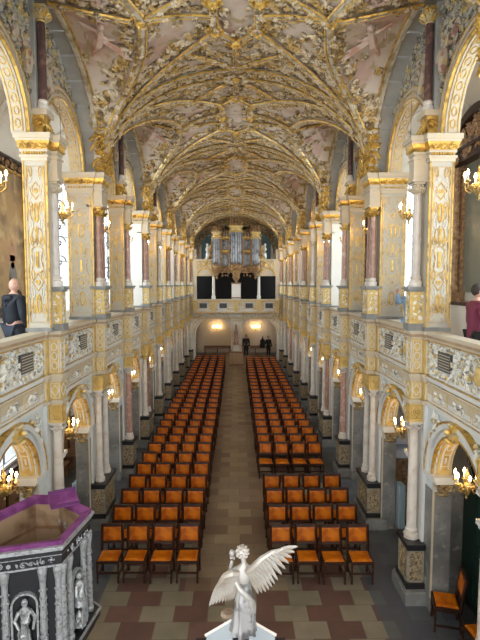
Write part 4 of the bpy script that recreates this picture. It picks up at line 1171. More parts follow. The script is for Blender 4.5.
for i, x in enumerate((-1.66, 1.66)):
    t = thing('wall_sconce', 'lit brass wall sconce glowing on the cream end wall, %s arch' % ('left', 'right')[i], 'sconce', (x, 41.9, 2.1), group='sconces on the end wall')
    MB().lathe(0, 0, [(.02, -.2), (.08, -.1), (.05, 0), (.02, .1)], 8).build('back_plate', GOLD, t)
    for q in (-.28, 0, .28):
        a = MB().tube([(0, -.02, -.1), (q*.6, -.15, -.12), (q, -.2, 0)], .02, 6).build('arm', GOLD, t)
        MB().lathe(q, -.2, [(.025, 0), (.025, .12)], 8).build('candle', CANDLE, a); MB().lathe(q, -.2, [(.01, .12), (.045, .17), (.01, .26)], 8).build('flame', FLAME, a)
    point((x, 41.5, 2.4), 12)

# ------------------------------------------------------------------ chairs
def make_chair():
    t = thing('leather_chair', 'x', 'chair', (0, 0, 0))
    hw, yf, yb = .225, -.22, .21
    f = MB().box(-hw, hw, yf, yb, .40, .45); f.build('seat_frame', WOODD, t)
    c = MB(); c.taper((0, -.005), .45, .472, (.195, .18), (.19, .175)); c.taper((0, -.005), .472, .49, (.19, .175), (.16, .145)); c.build('seat', LEATHER, t)
    for sx in (-1, 1):
        x = sx*(hw-.02)
        m = MB().lathe(x, yf+.02, [(.02, 0), (.022, .06), (.016, .08), (.024, .11), (.015, .15), (.022, .24), (.017, .31), (.023, .34), (.023, .40)], 8); m.build('front_leg', WOODD, t)
        m = MB(); m.tube([(x, yb+.02, 0), (x, yb-.01, .25), (x, yb-.01, .45), (x, yb+.02, .70), (x, yb+.065, .98)], [.028, .026, .030, .032, .030], 4); m.build('rear_leg', WOODD, t)
        MB().box(x-.012, x+.012, yf+.02, yb, .10, .13).build('stretcher', WOODD, t)
    MB().box(-hw+.02, hw-.02, yf+.01, yf+.035, .19, .225).build('stretcher', WOODD, t)
    MB().box(-hw+.02, hw-.02, yb-.02, yb+.005, .2, .23).build('stretcher', WOODD, t)
    def tilt(z): return yb+.02+(z-.70)*.16
    for z0, z1 in ((.60, .655), (.925, .985)):
        b = MB(); b.add([(-hw+.02, tilt(z0)-.014, z0), (hw-.02, tilt(z0)-.014, z0), (hw-.02, tilt(z0)+.014, z0), (-hw+.02, tilt(z0)+.014, z0), (-hw+.02, tilt(z1)-.014, z1), (hw-.02, tilt(z1)-.014, z1), (hw-.02, tilt(z1)+.014, z1), (-hw+.02, tilt(z1)+.014, z1)],
              [(0, 3, 2, 1), (4, 5, 6, 7), (0, 1, 5, 4), (1, 2, 6, 5), (2, 3, 7, 6), (3, 0, 4, 7)])
        b.build('back_rail', WOODD, t)
    z0, z1 = .655, .925; b = MB(); q = hw-.045
    b.add([(-q, tilt(z0)-.012, z0), (q, tilt(z0)-.012, z0), (q, tilt(z0)+.012, z0), (-q, tilt(z0)+.012, z0), (-q, tilt(z1)-.012, z1), (q, tilt(z1)-.012, z1), (q, tilt(z1)+.012, z1), (-q, tilt(z1)+.012, z1),
           (-q+.03, tilt(z0+.03)-.026, z0+.03), (q-.03, tilt(z0+.03)-.026, z0+.03), (q-.03, tilt(z1-.03)-.026, z1-.03), (-q+.03, tilt(z1-.03)-.026, z1-.03)],
          [(0, 3, 2, 1), (4, 5, 6, 7), (1, 2, 6, 5), (2, 3, 7, 6), (3, 0, 4, 7), (0, 1, 9, 8), (1, 5, 10, 9), (5, 4, 11, 10), (4, 0, 8, 11), (8, 9, 10, 11)])
    b.build('backrest', LEATHER, t)
    return t
T_C = tree(make_chair()); first = True
PX = .522; rng = random.Random(77)
COLN = ['by the centre aisle', 'second from the centre aisle', 'third from the centre aisle', 'outermost']
for s in (-1, 1):
    for r in range(0, 29):
        if s > 0 and (r in (4, 5) or r > 27): continue
        for c in range(4):
            x = (-.98 if s < 0 else .90)+s*(c*PX)+rng.uniform(-.015, .015); y = 9.50+.868*r+rng.uniform(-.02, .02)-(.06 if s > 0 and r == 0 else 0)
            blockname = 'left block' if s < 0 else 'right front block' if r < 4 else 'right rear block'
            rr = r if (s < 0 or r < 4) else r-6
            put(T_C, first, (x, y, 0), rng.uniform(-.03, .03), 'orange leather chair, %s, %s row from the front, %s' % (blockname, ORD[rr+1], COLN[c]), group='orange leather chairs, '+blockname); first = False
o = dup(T_C); o.location = (3.62, 8.05, 0); o.rotation_euler = (0, 0, -PI/2-.25); tag(o, 'single orange leather chair standing by the dark green door', 'chair'); o['group'] = 'chairs beside the right arcade'
o = dup(T_C); o.location = (3.85, 7.25, 0); o.rotation_euler = (0, 0, -PI/2+.1); tag(o, 'orange leather chair half hidden behind the nearest right column', 'chair'); o['group'] = 'chairs beside the right arcade'

# ------------------------------------------------------------------ aisles: paintings, door, panelling
def painting(name, label, loc, w_, h_, fm, pm, rz, fw=.22, group=None):
    t = thing(name, label, 'painting', loc, rz, group)     # faces local -x
    f = MB()
    for (y0, y1, z0, z1) in ((-w_/2-fw, -w_/2, -fw, h_+fw), (w_/2, w_/2+fw, -fw, h_+fw), (-w_/2, w_/2, -fw, 0), (-w_/2, w_/2, h_, h_+fw)):
        f.box(-.1, 0, y0, y1, z0, z1)
    f.box(-.14, 0, -w_/2-fw-.05, w_/2+fw+.05, h_+fw, h_+fw+.06); f.build('frame', fm, t)
    g = MB(); i = .02
    for (y0, y1, z0, z1) in ((-w_/2-i, -w_/2+i, -i, h_+i), (w_/2-i, w_/2+i, -i, h_+i), (-w_/2, w_/2, -i, i), (-w_/2, w_/2, h_-i, h_+i)): g.box(-.115, -.02, y0, y1, z0, z1)
    g.build('gilt_edge', GOLD, t)
    r = MB(); rn = random.Random(6)
    n = int((w_+fw)/.2)
    for q in range(n):
        y = -(w_+fw)/2+(w_+fw)*(q+.5)/n
        for z in (h_+fw/2, -fw/2): r.inst(rn.choice([SCROLL, TUFT]), [frame((-.1, y, z), (0, 1, 0), (0, 0, 1), (-1, 0, 0), fw*.8, rn.uniform(0, 6))])
    n = int(h_/.2)
    for q in range(n):
        z = h_*(q+.5)/n
        for y in (-w_/2-fw/2, w_/2+fw/2): r.inst(rn.choice([SCROLL, TUFT]), [frame((-.1, y, z), (0, 1, 0), (0, 0, 1), (-1, 0, 0), fw*.8, rn.uniform(0, 6))])
    r.build('frame_carving', M('brown_gilt_carving', (.22, .12, .06), .45, mix=[(9, (.50, .34, .12), .5, .6)]), t)
    MB().box(-.03, -.01, -w_/2, w_/2, 0, h_).build('canvas', pm, t)
    return t
t = painting('framed_painting', 'large golden-brown painting of a standing figure, dark frame, left gallery wall', (-XO+.01, 11.9, 5.35), 2.7, 3.35, WOODD, PAINTG, PI, .26)
fg = MB()                                   # the pale painted figure (flat paint, very slightly proud)
def ell2(cy, cz, ry, rz_, n=16, x=-.034): 
    i0 = len(fg.v); fg.add([(x, cy+ry*cos(2*PI*i/n), cz+rz_*sin(2*PI*i/n)) for i in range(n)], [tuple(range(n))])
for a in ((-.62, 1.62, .07, .1), (-.62, 1.25, .15, .32), (-.55, 1.2, .3, .08), (.3, 1.5, .08, .1), (.35, 1.1, .2, .4)): ell2(*a)
fg.build('painted_figures', M('painted_flesh', (.50, .27, .17), .5), t)
fg = MB()
for a in ((-.62, .62, .22, .5), (.35, .45, .25, .5)): ell2(*a)
fg.build('painted_robes', M('painted_grey_robe', (.20, .20, .20), .5, mix=[(3, (.07, .06, .06), .45, .65)]), t)
painting('framed_painting', 'dark framed painting on the left gallery wall, far from camera', (-XO+.01, 19.3, 5.5), 2.0, 2.8, WOODD, PAINTD, PI, .2, 'smaller gallery paintings')
painting('framed_painting', 'dark framed painting between bright windows, right gallery wall', (XO-.01, 22.6, 5.4), 2.4, 3.4, WOODD, PAINTD, 0, .2, 'smaller gallery paintings')
painting('framed_painting', 'last dark framed painting on the left gallery wall', (-XO+.01, 25.4, 5.5), 2.0, 2.8, WOODD, PAINTD, PI, .2, 'smaller gallery paintings')
# carved epitaph in the right gallery
t = thing('carved_epitaph', 'tall carved brown wooden epitaph with green-grey painting, right gallery wall', 'epitaph', (XO, 11.3, 5.1))
MB().box(-.06, -.02, -1.0, 1.0, .6, 3.7).build('painting', PAINTV, t)
CARV = M('carved_brown_epitaph', (.28, .16, .085), .45, mix=[(10, (.42, .28, .14), .5, .6), (14, (.12, .06, .03), .58, .66)])
for sy in (-1, 1):
    c = MB(); c.box(-.30, 0, sy*1.05-.1, sy*1.05+.1, .35, .6); c.box(-.34, 0, sy*1.05-.13, sy*1.05+.13, 1.9, 1.98); c.lathe(-.2, sy*1.05, [(.1, .6), (.12, .7), (.08, .8), (.09, 1.9), (.08, 3.5), (.12, 3.65)], 10)
    c.box(-.12, 0, sy*1.05-.16, sy*1.05+.16, .3, 3.7); c.build('carved_column', CARV, t)
    g = MB(); rn = random.Random(3)
    for i in range(26):
        z = .4+i*.135; g.inst(rn.choice(PRIMS), [frame((-.12, sy*(1.32+.14*sin(i*.9)), z), (0, 1, 0), (0, 0, 1), (-1, 0, 0), .26, rn.uniform(0, 6))])
        g.inst(rn.choice(PRIMS), [frame((-.06, sy*(1.25), z), (0, 1, 0), (0, 0, 1), (-1, 0, 0), .3, rn.uniform(0, 6))])
    g.build('carved_wing', CARV, t)
c = MB(); c.box(-.34, 0, -1.25, 1.25, 3.7, 3.95); c.box(-.4, 0, -1.3, 1.3, 3.95, 4.02); c.box(-.3, 0, -1.25, 1.25, .28, .36); arch_band(c, 0, 3.4, 1.25, 1.45, -.35, -.05, 16, .35, PI-.35)
c.build('pediment', WOODD, t)
g = MB(); rn = random.Random(3)
for i in range(40): g.inst(rn.choice(PRIMS), [frame((-.3, rn.uniform(-1, 1), rn.uniform(3.8, 4.5)), (0, 1, 0), (0, 0, 1), (-1, 0, 0), .3, rn.uniform(0, 6))])
for i in range(20): g.inst(rn.choice(PRIMS), [frame((-.2, rn.uniform(-1, 1), rn.uniform(.0, .3)), (0, 1, 0), (0, 0, 1), (-1, 0, 0), .3, rn.uniform(0, 6))])
g.build('pediment_carving', CARV, t)
c = MB().box(-.5, 0, -1.3, 1.3, -.9, .28); c.build('base', WHITE, t)
# curled iron window brackets seen between the left piers
def iron_bracket():
    t = thing('iron_bracket', 'x', 'bracket', (0, 0, 0)); 
    MB().box(-.02, .02, -.012, .012, -.5, .5).build('bar', IRON, t); MB().box(-.26, 0, -.012, .012, -.02, .02).build('stay', IRON, t)
    for z in (-.3, .3):
        pts = [( .05+.22*(1-i/16)*cos(i*.55), 0, z+.22*(1-i/16)*sin(i*.55)) for i in range(17)]
        MB().tube(pts, [.03*(1-.5*abs(i-8)/8) for i in range(17)], 6).build('scroll', IRON, t)
    return t
T_IB = tree(iron_bracket()); first = True
for n_, (y, z) in enumerate(((15.45, 8.0), (15.45, 6.9), (21.6, 7.9), (21.6, 6.6))):
    put(T_IB, first, (-XO+.12, y, z), 0, 'black curled iron window bracket, left gallery, %s window, %s' % ('nearer' if n_ < 2 else 'farther', ('upper', 'lower')[n_ % 2]), group='iron window brackets'); first = False
# green door with lattice fanlight closing the first right arch
t = thing('door_1', None, None, (4.3, 7.5, 0), 0, None, 'structure')
MB().box(-.04, .06, -1.4, 1.4, 0, 2.35).build('door_leaf', GREEN, t)
d = MB()
for (y0, y1, z0, z1) in ((-.9, -.05, .15, 1.1), (.05, .9, .15, 1.1), (-.9, -.05, 1.25, 2.2), (.05, .9, 1.25, 2.2)):
    for (a, b, c_, e) in ((y0, y1, z0, z0+.03), (y0, y1, z1-.03, z1), (y0, y0+.03, z0, z1), (y1-.03, y1, z0, z1)): d.box(-.06, -.04, a, b, c_, e)
d.build('door_moulding', GREEN, t)
MB().box(.06, .1, -1.4, 1.4, 2.3, 3.95).build('fanlight_backing', VOID, t)  # black sheet painted in for the darkness behind the lattice
l = MB()
for i in range(-8, 9):
    for sg in (-1, 1):
        y0 = i*.28; P = []
        for q in range(13):
            z = 2.35+q*.1; y = y0+sg*(z-2.35)*.75
            if abs(y) < 1.35: P.append((0, y, z))
        if len(P) > 1: l.tube([P[0], P[-1]], .008, 4)
l.build('lattice', M('lattice_metal', (.45, .46, .48), .35, .6), t)
MB().box(-.4, .1, 1.38, 1.6, 0, 3.95).build('side_wall', PIERW, t)
# carved wooden screen behind the second right arch with a blue-grey painted lunette above
t = thing('carved_screen', 'carved brown wooden screen with slanting blue-grey painted boards, second right arch', 'screen', (4.85, 12.0, 0), PI/2)
c = MB().box(-.1, .1, -1.0, 1.0, 0, 2.1)
for y in (-.9, -.3, .3, .9): c.lathe(-.15, y, [(.06, .3), (.07, .4), (.045, .5), (.05, 1.6), (.07, 1.7)], 8)
c.box(-.2, .1, -1.05, 1.05, 2.1, 2.2); c.box(-.2, .1, -1.05, 1.05, 0, .3); c.build('panel', CARV, t)
MB().box(-.05, .02, -1.1, 1.1, 2.2, 3.7).build('painted_lunette', M('blue_grey_painting', (.24, .30, .44), .5, mix=[(2, (.34, .36, .42), .5, .65), (5, (.10, .08, .12), .55, .65)]), t)
c = MB()
for z in (2.1, 1.75): c.add([(-.5, -1, z), (-.5, 1, z+.0), (-.12, 1, z+.35), (-.12, -1, z+.35), (-.5, -1, z-.04), (-.5, 1, z-.04), (-.12, 1, z+.31), (-.12, -1, z+.31)], [(0, 1, 2, 3), (4, 7, 6, 5), (0, 4, 5, 1), (1, 5, 6, 2), (2, 6, 7, 3), (3, 7, 4, 0)])
c.build('sloping_board', M('blue_white_board', (.40, .46, .58), .5), t)
# pews and panelling in the aisles
def panelling():
    t = thing('wall_panelling', 'x', 'panelling', (0, 0, 0)); 
    MB().box(-.12, 0, -2.9, 2.9, 0, 1.25).build('body', WOODM, t)
    c = MB().box(-.18, 0, -2.95, 2.95, 1.25, 1.33); c.box(-.15, 0, -2.95, 2.95, 0, .12)
    for i in range(8):
        y = -2.8+i*.8; c.box(-.15, -.1, y-.04, y+.04, .12, 1.25)
    c.build('rail', WOODD, t)
    MB().box(-.55, -.12, -2.8, 2.8, .40, .46).build('bench_seat', WOODM, t); b = MB()
    for y in (-2.7, -.9, .9, 2.7): b.box(-.52, -.14, y-.03, y+.03, 0, .40)
    b.build('bench_support', WOODM, t)
    return t
T_PA = tree(panelling()); first = True
for s in (1, -1):
    for k in range(0, 5):
        put(T_PA, first, (s*XO, 12+6*k, 0), 0 if s > 0 else PI, 'brown wooden bench and panelling, %s aisle, %s from the camera' % (side_word(s), ORD[k+1]), group='aisle panelling'); first = False
def grave():
    t = thing('wall_monument', 'x', 'monument', (0, 0, 0))
    MB().box(-.08, 0, -.55, .55, 0, 1.9).build('slab', M('grey_slab', (.22, .22, .22), .5, mix=[(4, (.14, .14, .14), .4, .7)]), t)
    r = MB(); rn = random.Random(12); fill_relief(r, -.6, .6, -.1, 2.1, lambda u, v: ((-.08, u, v), (0, 1, 0), (0, 0, 1), (-1, 0, 0)), .17, lambda u, v: abs(u) > .42 or v < .1 or v > 1.75, rn); r.build('carved_border', CARV, t)
    return t
T_GR = tree(grave()); first = True
for s in (1, -1):
    for k in range(0, 5):
        put(T_GR, first, (s*XO, (9.6 if s > 0 else 15.8)+6*k+(8 if s > 0 and k == 0 else 0)+.01*k, 1.45), 0 if s > 0 else PI, 'dark slab with carved brown border on the %s aisle wall, %s from the camera' % (side_word(s), ORD[k+1]), group='wall monuments'); first = False
# carved wooden posts and cherub at the jambs of the lower arches
def post():
    t = thing('carved_post', 'x', 'carving', (0, 0, 0)); rn = random.Random(4)
    MB().box(-.06, .06, -.05, .05, 0, 1.7).build('post', WOODM, t); r = MB()
    for i in range(16): r.inst(rn.choice(PRIMS), [frame((rn.uniform(-.05, .05), -.06, .1+i*.11), (1, 0, 0), (0, 0, 1), (0, -1, 0), .16, rn.uniform(0, 6)), frame((-.07, 0, .1+i*.11), (0, 1, 0), (0, 0, 1), (-1, 0, 0), .14, rn.uniform(0, 6))])
    r.ball((0, -.03, 1.95), .07, 8); r.tube([(0, -.03, 1.9), (0, -.05, 1.8), (0, -.03, 1.65)], [.04, .08, .05], 6)
    r.build('carving', CARV, t); return t
T_PO = tree(post()); first = True
for s in (1, -1):
    for k in range(1, 9):
        put(T_PO, first, (s*4.02, YK(k)+.72, 0), 0 if s > 0 else PI, 'carved wooden post behind the %s arcade, %s from the camera' % (side_word(s), ORD[k]), group='carved posts'); first = False
def stand():
    t = thing('display_board', 'x', 'board', (0, 0, 0)); MB().box(-.07, .07, -.16, .16, .1, 1.15).build('board', BOARD, t); MB().box(-.1, .1, -.2, .2, 0, .1).build('foot', SLATE, t)
    b = MB(); b.box(-.08, -.07, -.17, -.14, .1, 1.16); b.box(-.08, -.07, .14, .17, .1, 1.16); b.build('edge', PALE, t); return t
T_ST = tree(stand()); first = True
for n_, (x, y) in enumerate(((-3.83, 11.55), (3.92, 11.35), (3.8, 17.4), (-3.8, 20.4), (-3.8, 26.4), (3.8, 23.4))):
    put(T_ST, first, (x, y, 0), 0, 'narrow pale blue board standing behind the %s arcade, %s from the camera' % ('left' if x < 0 else 'right', ORD[[1, 1, 2, 2, 3, 3][n_]]), group='pale blue boards'); first = False

# ------------------------------------------------------------------ pulpit
PV = [(-1.93, 5.26), (-1.83, 6.06), (-2.36, 6.48), (-2.74, 6.50), (-3.12, 5.76), (-2.75, 5.04)]
pc = (sum(p[0] for p in PV)/6, sum(p[1] for p in PV)/6)
def grow(k): return [(pc[0]+(p[0]-pc[0])*k, pc[1]+(p[1]-pc[1])*k) for p in PV]
t = thing('pulpit', 'ebony and silver pulpit with purple velvet rim and niche figures, lower left', 'pulpit', (pc[0], pc[1], 0)); off = (pc[0], pc[1], 0)
def ring(mb, ko, ki, z0, z1, zi0=None, zi1=None):
    o_, i_ = grow(ko), grow(ki); v = [(x, y, z0) for x, y in o_]+[(x, y, z1) for x, y in o_]+[(x, y, z0 if zi0 is None else zi0) for x, y in i_]+[(x, y, z1 if zi1 is None else zi1) for x, y in i_]
    f = []
    for i in range(6):
        j = (i+1) % 6; f += [(i, j, 6+j, 6+i), (6+i, 6+j, 18+j, 18+i), (12+j, 12+i, 18+i, 18+j), (12+i, 12+j, j, i)]
    mb.add(v, f)
m = MB(); ring(m, .97, .82, 3.0, 3.05, 3.0, 3.02); ring(m, .85, .82, 2.96, 3.0); m.build('velvet_rim', VELVET, t, off)
m = MB(); ring(m, 1.0, .86, 2.95, 3.0); ring(m, 1.03, .94, 2.98, 3.005); m.build('silver_edge', SILVER, t, off)
m = MB(); ring(m, .98, .87, 2.90, 2.95); ring(m, .95, .87, 2.76, 2.90); m.build('cornice', EBONY, t, off)
m = MB(); ring(m, .88, .86, 1.70, 2.90); m.prism(grow(.88), 'z', 1.60, 1.72); m.build('body', EBONY, t, off)
m = MB(); ring(m, .86, .84, 1.98, 2.98); m.prism(grow(.86), 'z', 1.9, 2.0); m.build('inner_lining', M('inner_lining_wood', (.34, .23, .14), .45, mix=[(3, (.16, .09, .05), .46, .6)]), t, off)
m = MB(); ring(m, 1.10, .8, 1.62, 1.72); ring(m, 1.0, .8, 1.5, 1.62); m.build('base_ledge', EBONY, t, off)
m = MB(); ring(m, 1.12, 1.09, 1.70, 1.735); m.build('ledge_edge', SILVER, t, off)
m = MB(); ring(m, .965, .93, 2.885, 2.905); ring(m, .965, .93, 2.76, 2.78); m.build('silver_moulding', SILVER, t, off)
m = MB(); m.lathe(pc[0], pc[1], [(.16, 0), (.14, .3), (.2, .7), (.16, .9), (.5, 1.5), (.6, 1.6)], 12); m.build('stem', EBONY, t, off)
for i in range(6):
    a, b = grow(.92)[i], grow(.92)[(i+1) % 6]; L = math.dist(a, b); ux, uy = (b[0]-a[0])/L, (b[1]-a[1])/L; nx, ny = uy, -ux
    if (a[0]+b[0])/2*nx+(a[1]+b[1])/2*ny < pc[0]*nx+pc[1]*ny: nx, ny = -nx, -ny
    if i in (2, 3): continue
    for f_ in (.04, .25, .75, .96) if L > .6 else (.2, .8):
        X, Y = a[0]+ux*L*f_, a[1]+uy*L*f_
        m = MB().lathe(X, Y, [(.05, 1.73), (.055, 1.77), (.04, 1.8), (.045, 1.9), (.036, 1.95), (.042, 2.05), (.034, 2.52), (.036, 2.60), (.055, 2.72), (.05, 2.76)], 10)
        for q in range(8):
            for w_ in range(6):
                an = w_*PI/3+q*.5; m.ball((X+.036*cos(an), Y+.036*sin(an), 1.86+q*.09), .014, 6)
        m.build('silver_column', SILVER, t, off)
    cx_, cy_ = (a[0]+b[0])/2, (a[1]+b[1])/2; hw = L*.17
    def P3(u, v, h): return (cx_-nx*.03+ux*u+nx*h, cy_-ny*.03+uy*u+ny*h, v)
    m = MB(); pts = [(-hw, 1.8), (-hw, 2.35)]+[(-hw*cos(PI*q/8), 2.35+hw*sin(PI*q/8)) for q in range(1, 8)]+[(hw, 2.35), (hw, 1.8)]
    ribbon(m, pts, .022, P3, .05); m.build('niche_surround', SILVER, t, off)
    m = MB(); fill_relief(m, -L*.42, L*.42, 2.78, 2.89, lambda u, v: (P3(u, v, .05), (ux, uy, 0), (0, 0, 1), (nx, ny, 0)), .07, None, random.Random(i)); m.build('frieze_ornament', SILVER, t, off)
    # figure in the niche: draped body, arms, head with hair
    m = MB(); q0 = P3
    m.tube([q0(0, 1.78, .05), q0(.015, 1.9, .06), q0(-.01, 2.05, .07), q0(.01, 2.18, .06), q0(0, 2.3, .05), q0(0, 2.345, .05)], [.085, .065, .072, .055, .065, .02], 10)
    m.tube([q0(-.055, 2.29, .05), q0(-.1, 2.2, .07), q0(-.05, 2.12, .11)], [.024, .02, .014], 6); m.tube([q0(.055, 2.29, .05), q0(.11, 2.22, .06), q0(.09, 2.1, .1)], [.024, .02, .014], 6)
    m.ball(q0(.005, 2.39, .055), .04, 10, (.9, .9, 1.15)); m.ball(q0(.005, 2.40, .09), .01, 6)
    for q in range(5): m.tube([q0(-.05+.025*q, 2.12, .12), q0(-.06+.03*q, 1.95, .125), q0(-.07+.035*q, 1.78, .12)], .009, 5)
    m.ball(q0(-.07, 1.83, .1), .035, 8); m.ball(q0(.08, 1.82, .1), .03, 8)
    m.build('niche_figure', SILVER, t, off)
# boards inside
m = MB(); m.box(-2.95, -2.45, 5.35, 5.75, 2.0, 2.42); m.box(-2.42, -2.0, 6.0, 6.25, 2.0, 2.1); m.build('inner_seat', WOODM, t, off)
m = MB(); m.box(-2.97, -2.43, 5.33, 5.77, 2.42, 2.46); m.build('seat_board', WOODP, t, off)
m = MB(); ring(m, .845, .83, 2.3, 2.34); ring(m, .845, .83, 2.62, 2.66); m.build('lining_strip', WOODM, t, off)
bk = thing('lectern_cushion', 'purple velvet book rest lying on the pulpit rim', 'cushion', (-2.25, 6.22, 3.045), .50)
m = MB(); m.add([(-.17, -.12, 0), (.17, -.12, 0), (.17, .14, .0), (-.17, .14, .0), (-.17, -.12, .03), (.17, -.12, .03), (.17, .14, .12), (-.17, .14, .12)], [(0, 3, 2, 1), (4, 5, 6, 7), (0, 1, 5, 4), (1, 2, 6, 5), (2, 3, 7, 6), (3, 0, 4, 7)]); m.build('slope', VELVET, bk)
m = MB(); m.tube([(-.17, .13, .12), (.17, .13, .12)], .025, 8); m.tube([(-.18, -.12, .035), (.18, -.12, .035)], .018, 8); m.build('roll', M('dark_purple_velvet', (.10, .022, .10), .85), bk)

# ------------------------------------------------------------------ altarpiece top, angel, urn
AX, AY = .03, 3.2
t = thing('altarpiece', 'ebony altarpiece with pale blue-white marble pediment, bottom centre', 'altarpiece', (AX, AY, 0))
m = MB().box(-.32, .32, -.15, .15, 0, 3.36); m.box(-.5, .5, -.3, .3, 0, 1.0); m.box(-.42, .42, -.2, .2, 2.4, 2.6); m.build('body', EBONY, t)
for sx in (-1, 1):
    m = MB(); pts = [(sx*.055, 3.36), (sx*.055, 3.52), (sx*.075, 3.52), (sx*.24, 3.42), (sx*.24, 3.36)]
    if sx < 0: pts = pts[::-1]
    m.prism(pts, 'y', -.1, .1); m.build('raking_pediment', M('pale_blue_marble', (.50, .58, .66), .25), t)
    m = MB(); m.tube([(sx*.06, -.1, 3.53), (sx*.25, -.1, 3.415)], .012, 4); m.tube([(sx*.06, .1, 3.53), (sx*.25, .1, 3.415)], .012, 4); m.build('marble_edge', MARB_P, t)
m = MB().lathe(0, 0, [(.07, 3.36), (.075, 3.44), (.05, 3.46), (.055, 3.5)], 12); m.build('socle', EBONY, t)
t = thing('stone_urn', 'round brown stone urn behind the angel figure, on the altarpiece', 'urn', (AX-.09, AY+.28, 3.1))
MB().lathe(0, 0, [(.05, 0), (.03, .08), (.02, .2), (.035, .26), (.03, .3), (.055, .33), (.058, .35), (.045, .365)], 16).build('bowl', M('brown_stone', (.36, .27, .19), .4), t, smooth=True)
MB().lathe(0, 0, [(.04, .362), (.028, .372), (.01, .378)], 16).build('lid', M('brown_stone_dark', (.20, .14, .10), .4), t, smooth=True)
MB().box(-.06, .06, -.2, .06, -.1, 0).build('bracket', EBONY, t)

def skin_body(name, joints, edges, radii, mat, parent, root=0, sub=2):
    me = bpy.data.meshes.new(name); me.from_pydata(joints, edges, []); me.materials.append(mat)
    o = bpy.data.objects.new(name, me); COL.objects.link(o)
    if parent: o.parent = parent
    m = o.modifiers.new('skin', 'SKIN'); m.use_smooth_shade = True
    if not me.skin_vertices: me.attributes  # layer is made by the modifier
    lay = me.skin_vertices[0].data if len(me.skin_vertices) else None
    if lay is None:
        bpy.context.view_layer.objects.active = o
        with bpy.context.temp_override(object=o, active_object=o): bpy.ops.object.skin_root_mark
    for i, r in enumerate(radii):
        me.skin_vertices[0].data[i].radius = (r, r) if not isinstance(r, tuple) else r
        me.skin_vertices[0].data[i].use_root = (i == root)
    s_ = o.modifiers.new('sub', 'SUBSURF'); s_.levels = sub; s_.render_levels = sub
    return o
# angel: seen from behind, torso twisted, right wing raised, left wing lowered
an = thing('angel_statue', 'silvery winged angel sculpture seen from behind, bottom centre', 'statue', (AX+.01, AY, 3.5))
J = [(0, 0, .24), (.0, .0, .32), (.005, 0, .40), (.012, .0, .47), (.012, .0, .505), (.005, .012, .545),           # pelvis .. head base 0-5
     (-.055, 0, .455), (-.085, .03, .40), (-.075, .05, .47), (-.07, .055, .50),                                         # left arm raised
     (.07, 0, .46), (.105, .03, .39), (.10, .05, .33), (.095, .06, .305),                                           # right arm lowered
     (-.03, .0, .15), (-.028, -.015, .07), (-.03, .0, .015), (-.03, .04, .0),                                           # left leg
     (.032, .0, .15), (.04, .02, .07), (.035, .0, .015), (.04, .04, .0)]
Ed = [(0, 1), (1, 2), (2, 3), (3, 4), (4, 5), (3, 6), (6, 7), (7, 8), (8, 9), (3, 10), (10, 11), (11, 12), (12, 13), (0, 14), (14, 15), (15, 16), (16, 17), (0, 18), (18, 19), (19, 20), (20, 21)]
Rr = [.052, .042, .05, .038, .018, .022, .022, .018, .014, .012, .022, .018, .014, .012, .034, .024, .015, .012, .034, .024, .015, .012]
skin_body('body', J, Ed, Rr, PEWTER, an)
m = MB(); m.ball((.0, .008, .578), .038, 14, (.92, 1.0, 1.12)); m.ball((.002, .05, .572), .009, 8); m.build('head', PEWTER, an, smooth=True)
m = MB(); m.ball((.0, -.002, .588), .041, 14, (1, 1, 1))
for i in range(34):
    a = i*2.4; zc = -.8+1.7*(i/33); r_ = sqrt(max(0, 1-zc*zc)); 
    if sin(a)*r_ > .45 and zc < .5: continue
    m.ball((.04*r_*cos(a), -.002+.04*r_*sin(a), .588+.04*zc), .011, 6)
m.build('hair', M('bronze_silver_curls', (.50, .46, .42), .4, .3), an, smooth=True)
m = MB(); n = 40; prof = [(.075, .30, .055), (.062, .36, .05), (.075, .25, .06), (.088, .18, .065), (.082, .10, .062), (.092, .03, .07), (.085, .0, .065)]
prof = [(.05, .42, .038), (.058, .38, .045), (.05, .33, .042), (.066, .27, .052), (.076, .2, .058), (.074, .12, .055), (.084, .05, .062), (.088, .01, .066)]
v = []
for j, (rx, z, ry) in enumerate(prof):
    for i in range(n):
        a = 2*PI*i/n; fo = 1+(.03+.022*j)*sin(a*7+z*9+sin(a*3)*1.4)*(j > 1); v.append((rx*fo*cos(a)+.012*sin(z*7), ry*fo*sin(a), z+.008*sin(a*2+j)))
f = [(j*n+i, j*n+(i+1) % n, (j+1)*n+(i+1) % n, (j+1)*n+i) for j in range(len(prof)-1) for i in range(n)]
m.add(v, f); m.build('robe', M('silver_drapery', (.38, .37, .37), .32, .45, mix=[(9, (.14, .13, .13), .48, .6)]), an, smooth=True)
m = MB(); m.tube([(-.055, -.02, .42), (-.02, -.05, .36), (.03, -.05, .30), (.07, -.03, .25), (.085, .0, .2)], [.016, .02, .022, .02, .012], 7); m.tube([(.05, -.045, .27), (.07, -.05, .2), (.06, -.045, .13)], [.02, .018, .006], 6); m.build('sash', PEWTER, an, smooth=True)
def feather(mb, p, d, nrm, L, w_):
    d = Vector(d).normalized(); n_ = Vector(nrm).normalized(); s_ = d.cross(n_).normalized(); p = Vector(p); N_ = 9; v = []
    for i in range(N_+1):
        t_ = i/N_; ww = w_*(.55+.45*sin(PI*min(1, t_*1.25)))*(1 if t_ < .85 else sqrt(max(0, 1-((t_-.85)/.15)**2))*.95+.05)
        c_ = p+d*L*t_-n_*.012*t_*t_
        v += [tuple(c_+s_*ww/2), tuple(c_+n_*.005), tuple(c_-s_*ww/2), tuple(c_-n_*.003)]
    f = []
    for i in range(N_):
        for k in range(4): f.append((i*4+k, i*4+(k+1) % 4, (i+1)*4+(k+1) % 4, (i+1)*4+k))
    f += [(3, 2, 1, 0), tuple(N_*4+k for k in range(4))]
    mb.add(v, f)
